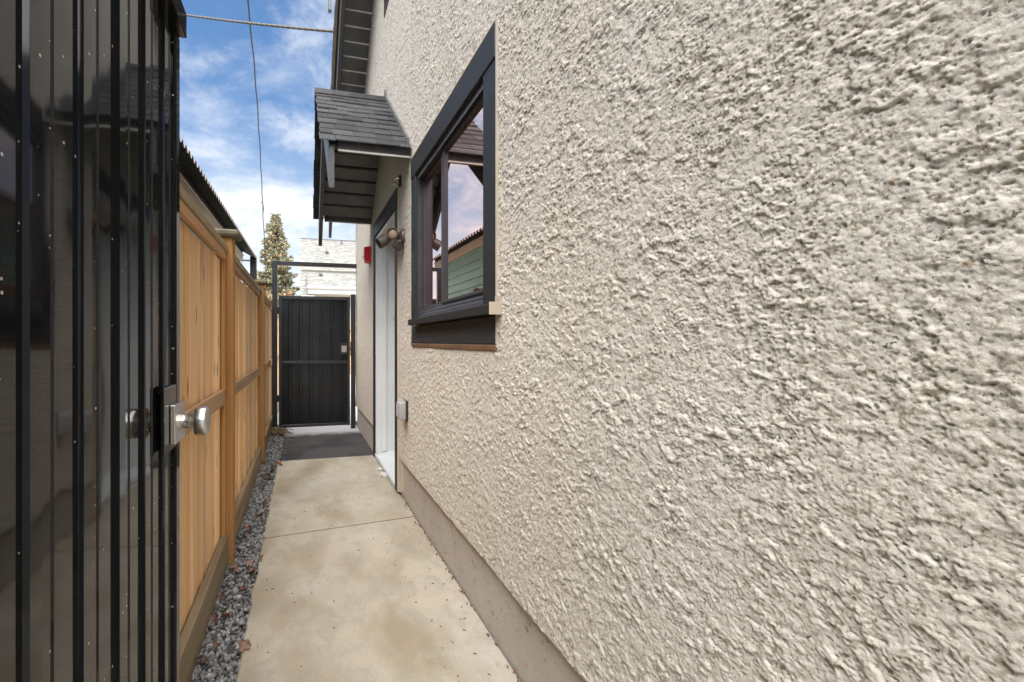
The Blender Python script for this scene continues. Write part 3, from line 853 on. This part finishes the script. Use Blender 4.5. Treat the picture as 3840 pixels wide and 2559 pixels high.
gp(MB().box(-.356, -.330, .30, 1.253, .06, .10).obj('bottom_rail', M['steel_frame'], bevel=.002))
gp(MB().box(-.3160, -.3085, 1.130, 1.2325, .934, 1.090).obj('lock_plate', M['gate'], bevel=.001))
kn = bpy.data.objects.new('door_knob', None); C.objects.link(kn); kn.parent = gt; kn.location = (-.3085 + .33, 1.2225 - .27, .997 - .04)
MB().box(0, .0125, -.046, .046, -.048, .048).obj('rosette', M['nickel'], kn, bevel=.0022, segs=2)
MB().lathe([(.0125, .0225), (.0185, .0225), (.019, .0185), (.024, .0180), (.033, .0184), (.039, .0205), (.044, .0255), (.0475, .0315), (.0495, .0360), (.0505, .0366), (.0735, .0366), (.0752, .0358), (.0762, .0335), (.0765, .029), (.0760, .001)], 48).obj('knob', M['nickel'], kn, smooth=True)
MB().lathe([(0, .003), (.003, .003)], 12, Matrix.Translation((.0245, -.0165, -.004))).obj('set_screw', M['nickel'], kn)

# ---- far gate: frame bolted to the wall, and its leaf
ff = thing('portal', 'tall black steel tube portal around the far closed gate, fixed to the house wall', 'portal', loc=(.17, 6.15, 0))
F0 = Matrix.Translation((-.17, -6.15, 0))
def fp(o): o.parent = ff; o.matrix_parent_inverse = F0; return o
fp(MB().box(-.378, -.312, 6.12, 6.18, -.02, 2.262).obj('post', M['steel_frame'], bevel=.003))
fp(MB().box(.658, .722, 6.12, 6.18, -.02, 1.845).obj('post', M['steel_frame'], bevel=.003))
fp(MB().box(-.312, .735, 6.122, 6.178, 2.205, 2.262).obj('header', M['steel_frame'], bevel=.003))
fl = thing('gate', 'closed black ribbed steel gate at the far end of the passage', 'gate', loc=(.17, 6.145, 0))
L0 = Matrix.Translation((-.17, -6.145, 0))
def lp(o): o.parent = fl; o.matrix_parent_inverse = L0; return o
prof = sheet_profile(-.262, .612, .1365, -.20)
mb = MB()
for (x, h) in prof: mb.v += [(x, 6.148 - h * 1.5, .07), (x, 6.148 - h * 1.5, 1.765)]
for i in range(len(prof) - 1): mb.f.append((2 * i, 2 * i + 2, 2 * i + 3, 2 * i + 1)); mb.m.append(0)
lp(mb.obj('metal_sheet', M['gate_far']))
lp(MB().box(-.294, -.256, 6.120, 6.160, .045, 1.805).obj('stile', M['steel_frame'], bevel=.002))
lp(MB().box(.608, .646, 6.120, 6.160, .045, 1.805).obj('stile', M['steel_frame'], bevel=.002))
for a, b_ in ((1.757, 1.803), (.893, .931), (.047, .083)):
    lp(MB().box(-.255, .607, 6.121, 6.159, a, b_).obj('rail', M['steel_frame'], bevel=.002))
lk = lp(MB().box(.512, .604, 6.108, 6.1195, 1.015, 1.175).obj('lock_plate', M['steel_frame'], bevel=.001))
lp(MB().box(.525, .598, 6.092, 6.107, 1.045, 1.135).obj('lock_face', M['nickel'], bevel=.004))
lp(MB().lathe([(0, .014), (.03, .012), (.034, .022), (.046, .022), (.048, .001)], 20, LM((.562, 6.092, 1.088), (0, -1, 0))).obj('knob', M['nickel'], smooth=True))
lp(MB().box(.648, .670, 6.108, 6.1195, 1.00, 1.19).box(.646, .660, 6.112, 6.150, 1.075, 1.10).obj('latch', M['steel_frame'], bevel=.001))
for zc in (1.60, .44):
    hb = MB().box(-.345, -.255, 6.1135, 6.1195, zc - .04, zc + .04)
    hb.lathe([(-.045, .011), (.045, .011)], 14, Matrix.Translation((-.303, 6.108, zc)) @ Euler((0, R(-90), 0)).to_matrix().to_4x4())
    for dx_ in (-.032, .032):
        for dz_ in (-.024, .024): hb.box(-.303 + dx_ - .006, -.303 + dx_ + .006, 6.109, 6.1135, zc + dz_ - .006, zc + dz_ + .006)
    lp(hb.obj('hinge', M['steel_frame']))

# ------------------------------------------------------------------ fence
fn = thing('fence', 'orange cedar board fence with capped posts along the left of the path', 'fence', loc=(-.42, 4.5, 0))
N0 = Matrix.Translation((.42, -4.5, 0))
def fnp(o): o.parent = fn; o.matrix_parent_inverse = N0; return o
posts = [.50, 2.60, 4.64, 6.72, 8.75]
bw = .0975
bmesh_board = MB().box(-.009, .009, -.047, .047, -.81, .81).mesh('board', M['cedar'], bevel=.0035)
rnd = random.Random(21)
for a, b_ in zip(posts[:-1], posts[1:]):
    y = a + .047
    while y + .02 < b_ - .045:
        wd = min(rnd.choice((.085, .094, .094, .105)), b_ - .046 - y)
        o = inst(bmesh_board, 'board', None, (-.428 + rnd.uniform(-.004, .004), y + wd / 2, .826 + rnd.uniform(-.004, .004)), (0, 0, rnd.uniform(-.02, .02)), (1, wd / .0985, 1))
        fnp(o); y += wd
    n_ = a + .046; f_ = b_ - .046
    fnp(MB().box(-.04, .04, -(f_ - n_) / 2, (f_ - n_) / 2, -.018, .018).obj('cap_rail', M['rail'], loc=(-.425, (n_ + f_) / 2, 1.697), bevel=.003))
    fnp(MB().box(-.012, .012, -(f_ - n_) / 2, (f_ - n_) / 2, -.021, .021).obj('top_rail', M['rail_front'], loc=(-.405, (n_ + f_) / 2, 1.656), bevel=.003))
    fnp(MB().box(-.011, .011, -(f_ - n_) / 2, (f_ - n_) / 2, -.040, .040).obj('mid_rail', M['rail_front'], loc=(-.406, (n_ + f_) / 2, .905), bevel=.003))
    fnp(MB().box(-.017, .017, -(f_ - n_) / 2, (f_ - n_) / 2, -.085, .085).obj('kickboard', M['kick'], loc=(-.400, (n_ + f_) / 2, .078), bevel=.004))
    # corner batten beside the far post
    fnp(MB().box(-.010, .010, -.015, .015, -.80, .80).obj('batten', M['post'], loc=(-.405, f_ - .016, .84 + .0), bevel=.002))
for y in posts:
    p_ = fnp(MB().box(-.042, .042, -.045, .045, -.90, .90).obj('post', M['post'], loc=(-.402, y, .86), bevel=.004))
    bm = MB().box(-.055, .075, -.080, .080, -.02, .016)
    b0 = len(bm.v)
    cp = bm.obj('post_cap', M['cap'], loc=(0, 0, .921), bevel=.010); cp.parent = p_
    mbn = MB()
    mbn.lathe([(0, .004), (.003, .003)], 8, Matrix.Translation((.04, -.035, .70))); mbn.lathe([(0, .004), (.003, .003)], 8, Matrix.Translation((.04, -.035, .64)))
    nl = mbn.obj('screw', M['strike'], loc=(0, 0, 0)); nl.parent = p_

# ------------------------------------------------------------------ neighbouring garage behind the fence
gb = thing('garage', 'tan garage with a dark corrugated overhanging roof behind the fence', 'garage', loc=(-1.15, 4.0, 0))
gb.rotation_euler = (0, 0, R(-1.0))
MB().box(-4.5, -.045, -6, 4.66, 0, 2.84).obj('wall', M['green_siding'], gb)
for k in range(20):
    MB().prism([(-.045, .05 + k * .135), (-.022, .05 + k * .135), (-.034, .183 + k * .135), (-.045, .183 + k * .135)], 1, -6, 4.66).obj('siding_board', M['green_siding'], gb)
MB().box(-.02, .012, -6, 4.72, 2.66, 2.795).box(.012, .026, -6, 4.72, 2.770, 2.795).obj('fascia', M['tan'], gb, bevel=.004)
mb = MB()
ys = np.arange(-6, 4.88, .0105)
for i, y in enumerate(ys):
    h = .020 * max(-1, min(1, 1.7 * math.sin(2 * math.pi * y / .105)))
    for x, zb in ((.245, 2.762), (.235, 2.768), (-4.6, 5.3)): mb.v.append((x, y, zb + h))
for i in range(len(ys) - 1):
    mb.f.append((3 * i, 3 * i + 3, 3 * i + 4, 3 * i + 1)); mb.m.append(1)
    mb.f.append((3 * i + 1, 3 * i + 4, 3 * i + 5, 3 * i + 2)); mb.m.append(0)
o = mb.obj('roof_sheet', [M['corr'], M['corr_edge']], gb)
so = o.modifiers.new('thickness', 'SOLIDIFY'); so.thickness = .003
MB().box(-.02, .006, -6, 4.72, 2.797, 2.875).obj('eave_board', M['corr'], gb)
MB().box(.12, .24, 4.84, 4.86, 2.36, 2.80).obj('end_trim', M['corr'], gb, bevel=.003)
MB().box(-.02, .225, 4.73, 4.86, 2.70, 2.71).obj('end_soffit', M['corr'], gb)

# ------------------------------------------------------------------ far house
fh = thing('far_house', 'pale sunlit house with two light shingled roof slopes and white gutters beyond the far gate', 'house', loc=(3, 22, 0))
H1 = Matrix.Translation((-3, -22, 0))
def fhp(o): o.parent = fh; o.matrix_parent_inverse = H1; return o
def shingled(x0, x1, ya, za, yb, zb, n, seed):
    """courses of shingles on a slope rising from (ya,za) to (yb,zb), real stepped tabs"""
    rr = random.Random(seed); mb = MB()
    dy_, dz_ = (yb - ya) / n, (zb - za) / n
    for k in range(n):
        x = x0 - rr.uniform(0, .2)
        while x < x1:
            x2 = x + rr.uniform(.10, .24)
            l = rr.choice((.0, .010, .022))
            y0_, z0_ = ya + k * dy_, za + k * dz_
            xa, xb_ = max(x, x0), min(x2, x1)
            if xb_ - xa > .02:
                b = len(mb.v)
                mb.v += [(xa, y0_ - .03, z0_ + .005 + l), (xb_, y0_ - .03, z0_ + .005 + l), (xb_, y0_ + dy_ + .02, z0_ + dz_ + .010), (xa, y0_ + dy_ + .02, z0_ + dz_ + .010), (xa, y0_ - .03, z0_ - .03), (xb_, y0_ - .03, z0_ - .03)]
                mb.f += [(b, b + 1, b + 2, b + 3), (b + 4, b + 5, b + 1, b)]; mb.m += [0, 0]
            x = x2
    o = fhp(mb.obj('roof_shingles', M['far_shingle'])); tag(o, kind='stuff')
    return o
# upper slope, lower slope
fhp(MB().prism([(21.3, 4.52), (23.6, 6.42), (23.6, 6.30), (21.3, 4.40)], 0, -.05, 7).obj('roof', M['farwall']))
shingled(-.06, 7, 21.25, 4.53, 23.6, 6.47, 24, 1)
fhp(MB().box(-.05, 7, 23.56, 23.7, 6.44, 6.52).obj('ridge_cap', M['vent']))
fhp(MB().prism([(23.7, 6.4), (26, 4.5), (26, 4.4), (23.7, 6.3)], 0, -.05, 7).obj('roof', M['farwall']))
fhp(MB().prism([(19.9, 3.62), (21.9, 4.72), (21.9, 4.6), (19.9, 3.5)], 0, .27, 7).obj('roof', M['farwall']))
shingled(.25, 7, 19.85, 3.63, 21.35, 4.45, 13, 2)
fhp(MB().prism([(20.1, 3.22), (21.9, 4.70), (21.9, 4.58), (20.1, 3.1)], 0, -.05, .27).obj('roof', M['farwall']))
shingled(-.06, .27, 20.05, 3.23, 21.3, 4.42, 15, 3)
def gutter(x0, x1, y, z):
    mb = MB(); mb.prism([(y - .12, z), (y, z), (y, z - .13), (y - .07, z - .13), (y - .10, z - .09)], 0, x0, x1)
    fhp(mb.obj('gutter', M['farwhite'], bevel=.006))
    fhp(MB().box(x0 + .03, x1, y - .113, y - .01, z + .001, z + .012).obj('gutter_lip', M['vent']))
gutter(.22, 7, 19.86, 3.61); gutter(-.03, .55, 20.06, 3.20)
fhp(MB().box(.27, 7, 19.87, 19.93, 3.28, 3.60).obj('fascia', M['farwhite'], bevel=.004))
fhp(MB().box(.3, 7, 19.94, 20.4, 3.24, 3.28).obj('soffit', M['farwall']))
fhp(MB().box(.28, 7, 20.4, 26, 0, 3.4).box(0.02, .28, 20.5, 26, 0, 3.2).box(.1, 7, 21.95, 25.9, 3.4, 4.5).obj('wall', M['farwall']))
fhp(MB().prism([(21.5, 3.3), (25.8, 4.5), (23.6, 6.35), (21.5, 4.6)], 0, .02, .12).obj('gable_wall', M['farwall']))
fhp(MB().tube([(.52, 19.98, 3.5), (.52, 20.2, 3.2), (.52, 20.36, 3.1), (.52, 20.36, .1)], .04, 8).obj('downspout', M['farwhite']))
for (x, y, z) in ((1.22, 22.55, 5.62), (.86, 20.95, 4.26)):
    fhp(MB().box(x - .07, x + .07, y - .14, y + .08, z - .02, z + .085).box(x - .09, x + .09, y - .17, y - .13, z - .03, z + .0).obj('roof_vent', M['vent'], bevel=.008))
fhp(MB().tube([(2.02, 23.3, 5.9), (2.02, 23.3, 6.42)], .05, 8).obj('vent_pipe', M['vent']))

# ------------------------------------------------------------------ trees
def needle_cards(centres, rs_, size, flat=.5):
    V, F = [], []; n = 0
    for (c, d, s) in centres:
        for _ in range(3):
            u = np.array(d) + rs_.normal(0, .45, 3); u /= np.linalg.norm(u)
            v = np.cross(u, rs_.normal(0, 1, 3)); v /= max(np.linalg.norm(v), 1e-4)
            a = s * size
            V += [c - u * a * .2 - v * a * .25, c - u * a * .1 + v * a * .25, c + u * a + v * a * .10, c + u * a * 1.15 - v * a * .10]
            F.append((n, n + 1, n + 2, n + 3)); n += 4
    return V, F
def spruce():
    t = thing('spruce_tree', 'tall blue green spruce with tan cones at its top beyond the far gate', 'tree', loc=(-1.36, 25, 0))
    MB().tube([(0, 0, -.1), (.02, 0, 3), (0, .02, 6), (0, 0, 8.0)], [.17, .13, .06, .012], 10).obj('trunk', M['bark'], t)
    rs_ = np.random.RandomState(4)
    cen, cones = [], []
    z = 1.4
    limb = MB()
    def twin(base, top, scale):
        z = base
        while z < top:
            fr = (top - z) / (top - 1.2)
            rad = 1.72 * fr ** .85 * scale + .12
            for k in range(6):
                a = rs_.uniform(0, 6.28); L = rad * rs_.uniform(.60, 1.18)
                d = np.array([math.cos(a), math.sin(a), 0])
                p0 = np.array([0, 0, z])
                droop = -.30 * fr + .12
                tip = p0 + d * L + np.array([0, 0, L * droop + .12 * L])
                limb.tube([tuple(p0), tuple((p0 + tip) / 2 + np.array([0, 0, -.03])), tuple(tip)], [.022, .014, .005], 4)
                nn = max(5, int(L * 38))
                for i in range(nn):
                    q = (i + rs_.rand()) / nn
                    q = .22 + .78 * q
                    c = p0 + (tip - p0) * q + np.array([0, 0, -.03 * math.sin(q * 3.1)])
                    side = np.array([-d[1], d[0], 0]) * rs_.normal(0, .30 * L * (1.1 - q) + .03)
                    c = c + side + np.array([0, 0, rs_.normal(-.03, .035)])
                    cen.append((c, d * .7 + side * .8 + np.array([0, 0, -.15]), rs_.uniform(.6, 1.25)))
                    pr = .50 if z > 5.6 else (.24 if z > 3.5 else .10)
                    if rs_.rand() < pr * (.4 + q): cones.append(c + np.array([0, 0, -.06]))
            z += .115 + .06 * fr
    twin(1.4, 8.05, 1.0)
    limb.obj('limbs', M['bark'], t)
    V, F = needle_cards(cen, rs_, .13)
    me = bpy.data.meshes.new('crown'); me.from_pydata([tuple(v) for v in V], [], F); me.materials.append(M['needle'])
    o = bpy.data.objects.new('crown', me); C.objects.link(o); o.parent = t
    mb = MB()
    for c in cones:
        r = rs_.uniform(.022, .036); h = rs_.uniform(.06, .11)
        b = len(mb.v)
        mb.v += [(c[0], c[1], c[2] + h * .5)] + [(c[0] + r * math.cos(k * 1.57), c[1] + r * math.sin(k * 1.57), c[2]) for k in range(4)] + [(c[0], c[1], c[2] - h)]
        for k in range(4):
            l = (k + 1) % 4
            mb.f += [(b, b + 1 + k, b + 1 + l), (b + 5, b + 1 + l, b + 1 + k)]; mb.m += [0, 0]
    tag(mb.obj('cones', M['cone'], t), kind='stuff')
spruce()
def bare_shrub(x, y, h, wd, lab, seed):
    t = thing('shrub', lab, 'shrub', loc=(x, y, 0))
    rs_ = np.random.RandomState(seed); mb = MB()
    for k in range(16):
        a = rs_.uniform(0, 6.28); r = wd * rs_.uniform(.2, 1)
        mb.tube([(rs_.normal(0, .08), rs_.normal(0, .08), -.1), (r * .5 * math.cos(a), r * .5 * math.sin(a), h * .55), (r * math.cos(a), r * math.sin(a), h * rs_.uniform(.75, 1.0))], [.03, .018, .006], 5)
    mb.obj('stems', M['twig'], t)
    cen = []
    for k in range(1500):
        a = rs_.uniform(0, 6.28); r = wd * 1.05 * rs_.rand() ** .5; zz_ = h * rs_.uniform(.25, 1.05) * (1 - .25 * (r / wd) ** 2)
        cen.append((np.array([r * math.cos(a), r * math.sin(a), zz_]), rs_.normal(0, 1, 3), rs_.uniform(.5, 1.2)))
    V, F = needle_cards(cen, rs_, .10)
    me = bpy.data.meshes.new('foliage'); me.from_pydata([tuple(v) for v in V], [], F); me.materials.append(M['hedge'])
    o = bpy.data.objects.new('foliage', me); C.objects.link(o); o.parent = t
bare_shrub(-1.95, 20.5, 3.65, .95, 'russet shrub left of the far gate post, below the spruce', 1)
bare_shrub(-.65, 21.5, 3.5, .9, 'russet shrub seen just above the far gate, below the spruce', 2)

# fence glimpsed through the slits beside the far gate
bf = thing('fence', 'orange board fence across the lane, glimpsed through the slits beside the far gate', 'fence', loc=(0, 17.2, 0))
me_b = MB().box(-.07, .07, -.01, .01, 0, 1.75).mesh('board', M['cedar'])
for k in range(60): inst(me_b, 'board', bf, (-4.2 + k * .142, random.uniform(-.003, .003), -.05))
MB().box(-4.3, 4.3, -.05, -.012, 1.55, 1.64).obj('rail', M['rail'], bf)

# ------------------------------------------------------------------ cables
def strand(a, b_, sag, n):
    a, b_ = Vector(a), Vector(b_)
    return [a.lerp(b_, i / n) + Vector((0, 0, -sag * 4 * (i / n) * (1 - i / n))) for i in range(n + 1)]
cb = thing('power_cable', 'thick twisted service cable crossing the sky at the top to the house roof', 'cable', loc=(.45, 5.4, 4.97))
a, b_ = (-5.2, 11.6, 9.1), (.47, 5.40, 4.93)
core_pts = strand(a, b_, .10, 260)
for s in range(3):
    mb = MB(); pts = []
    for i, p in enumerate(core_pts):
        t = i * .62 + s * 2.094
        pts.append(tuple(p + Vector((math.cos(t) * .012, math.sin(t) * .008, math.sin(t) * .012)) - Vector((.45, 5.4, 4.97))))
    mb.tube(pts, .0125, 6).obj('strand', M['cable'], cb, smooth=True)
wr = thing('phone_wire', 'thin black wire hanging down the sky towards the spruce', 'wire', loc=(-1.7, 23, 4.3))
pts = [(-.83, 5.6, 6.0), (-.82, 7.41, 6.584 - .25), (-.98, 10.54, 6.45), (-1.151, 13.67, 6.06), (-1.34, 16.8, 5.506), (-1.70, 23.07, 4.317), (-1.9, 27, 3.3)]
pts = [(-.80, 6.2, 5.80), (-.82, 7.41, 6.56), (-.98, 10.54, 6.58), (-1.151, 13.67, 6.10), (-1.34, 16.8, 5.506), (-1.70, 23.07, 4.317), (-1.95, 27.5, 3.35)]
def smooth_path(P, n):
    P = [Vector(p) for p in P]; outp = []
    for i in range(len(P) - 1):
        p0, p1, p2, p3 = P[max(i - 1, 0)], P[i], P[i + 1], P[min(i + 2, len(P) - 1)]
        for k in range(n):
            t = k / n
            outp.append(.5 * ((2 * p1) + (-p0 + p2) * t + (2 * p0 - 5 * p1 + 4 * p2 - p3) * t * t + (-p0 + 3 * p1 - 3 * p2 + p3) * t ** 3))
    return outp + [P[-1]]
sp = smooth_path([(-.80, 5.6, 6.75), (-.88, 8.4, 6.72), (-1.0, 11.0, 6.53), (-1.17, 14.0, 6.07), (-1.34, 16.8, 5.50), (-1.70, 23.07, 4.30), (-1.95, 27.5, 3.35)], 12)
wpts = [tuple(p + Vector((math.sin(i * .9) * .006, 0, 0)) - Vector((-1.7, 23, 4.3))) for i, p in enumerate(sp)]
MB().tube(wpts, .013, 6).obj('wire', M['wire'], wr, smooth=True)
loop = [(-1.30 + 1.7, 15.4 - 23, 5.80 - 4.3), (-1.24 + 1.7, 15.45 - 23, 5.72 - 4.3), (-1.23 + 1.7, 15.5 - 23, 5.60 - 4.3), (-1.29 + 1.7, 15.9 - 23, 5.46 - 4.3)]
MB().tube(loop, .010, 6).obj('wire_loop', M['wire'], wr, smooth=True)

# ------------------------------------------------------------------ leaves, litter, root clump
def leaf_mesh(seed):
    rr = random.Random(seed)
    n = 11; vs, fs = [], []
    ln = 1.0
    for i in range(n):
        t = i / (n - 1)
        wdt = .36 * math.sin(math.pi * min(1, t * .95 + .03)) ** .8 * (1 + .45 * math.sin(t * 17 + seed)) + .012
        curl = .7 * (t - .5) ** 2 * rr.uniform(.8, 1.6)
        e = rr.uniform(.05, .30)
        vs += [(t - .5, -wdt, curl + e), (t - .5, -wdt * .4, curl + e * .25), (t - .5, 0, curl), (t - .5, wdt * .4, curl + e * .3), (t - .5, wdt, curl + e * 1.1)]
    for i in range(n - 1):
        for k in range(4):
            a_ = i * 5 + k; fs.append((a_, a_ + 1, a_ + 6, a_ + 5))
    mb = MB(); mb.v = vs; mb.f = fs; mb.m = [0] * len(fs)
    mb.tube([(.48, 0, .03), (.62, .03, .05), (.78, .01, .04)], .012, 4)
    return mb.mesh('dead_leaf', M['leaf_' + LEAFC[seed % 5][0]], smooth=True)
LM_ = [leaf_mesh(s) for s in range(10)]
rnd = random.Random(31)
spots = []
for k in range(46):
    y = 1.75 + 4.0 * rnd.random() ** 1.1
    x = rnd.uniform(-.37, -.235)
    if k in (3, 17, 25): x = -.215
    if k > 36: y = rnd.uniform(4.3, 5.9); x = rnd.uniform(-.36, -.2)
    spots.append((x, y))
seen_labels = set()
for k, (x, y) in enumerate(spots):
    ci = rnd.choices(range(5), (4, 5, 3, 3, .7))[0]
    o = bpy.data.objects.new('dead_leaf', LM_[ci + 5 * (k % 2)]); C.objects.link(o)
    s = rnd.uniform(.030, .062)
    o.location = (x, y, .006 + rnd.uniform(0, .008)); o.scale = (s, s, s)
    o.rotation_euler = (rnd.uniform(-.5, .5), rnd.uniform(-.5, .5), rnd.uniform(0, 6.28))
    up = rnd.random() < .3
    if up: o.rotation_euler[0] += math.pi; o.location.z += .012
    size = 'small' if s < .041 else ('medium' if s < .052 else 'large')
    side = 'against the kickboard' if x < -.32 else ('amid the gravel' if x < -.265 else 'at the concrete edge')
    along = ('nearest the camera' if y < 2.1 else 'before the first fence post' if y < 2.55 else 'past the first fence post' if y < 3.0 else 'between the fence posts' if y < 3.9
             else 'before the second fence post' if y < 4.6 else 'beside the dark apron slab' if y < 5.3 else 'near the root clump')
    lab_ = '%s %s dead leaf %s %s' % (size, LEAFC[ci][0], side, along)
    if lab_ in seen_labels: lab_ = lab_.replace('dead leaf', 'upturned dead leaf' if up else 'second dead leaf')
    seen_labels.add(lab_)
    tag(o, lab_, 'leaf', 'dead leaves along the gravel strip')
mb = MB(); rr = random.Random(12)
for k in range(120):
    y = rr.uniform(1.2, 4.5); x = rr.choice((rr.uniform(.45, .745), rr.uniform(-.22, .74)))
    l = rr.uniform(.002, .007); a = rr.uniform(0, 6.28)
    mb.box(-l, l, -.0012, .0012, 0.0025, .0045, M4=Matrix.Translation((x, y, 0)) @ Euler((0, 0, a)).to_matrix().to_4x4())
for k in range(110):
    y = rr.uniform(1.0, 4.6); x = .750 - abs(rr.gauss(0, .010)); l = rr.uniform(.002, .008); a = rr.gauss(1.57, .5)
    mb.box(-l, l, -.002, .002, 0.0025, .008, M4=Matrix.Translation((x, y, 0)) @ Euler((0, 0, a)).to_matrix().to_4x4())
tag(tag(mb.obj('leaf_litter', M['litter']), kind='stuff'), 'fine brown needles and crumbs scattered on the concrete path', 'litter')

cl = thing('root_clump', 'mossy brown clump with dried roots at the foot of the far gate post', 'stump', loc=(-.32, 5.99, 0))
bm = bmesh.new(); bmesh.ops.create_icosphere(bm, subdivisions=3, radius=1)
rr = random.Random(2)
for v in bm.verts:
    v.co.x *= .085 * rr.uniform(.92, 1.08); v.co.y *= .09 * rr.uniform(.92, 1.08); v.co.z = max(-.5, v.co.z) * .11 * rr.uniform(.9, 1.1)
    if v.co.z > .075: v.co.z = .075 + rr.uniform(0, .008)
me = bpy.data.meshes.new('stump'); bm.to_mesh(me); bm.free(); me.materials.append(M['moss'])
o = bpy.data.objects.new('stump', me); C.objects.link(o); o.parent = cl; o.location = (0, 0, .0)
mb = MB()
for k in range(26):
    a = rr.uniform(3.4, 6.6); r0 = rr.uniform(.03, .09); L = rr.uniform(.07, .20)
    p0 = Vector((r0 * math.cos(a), r0 * math.sin(a), rr.uniform(.0, .07)))
    p1 = p0 + Vector((math.cos(a) * L * .5 + rr.gauss(0, .03), math.sin(a) * L * .5, rr.uniform(.0, .05)))
    p2 = p0 + Vector((math.cos(a + .5) * L, math.sin(a + .5) * L, -p0.z + .008))
    mb.tube([tuple(p0), tuple(p1), tuple(p2)], [.006, .005, .003], 5)
mb.obj('roots', M['twig'], cl)
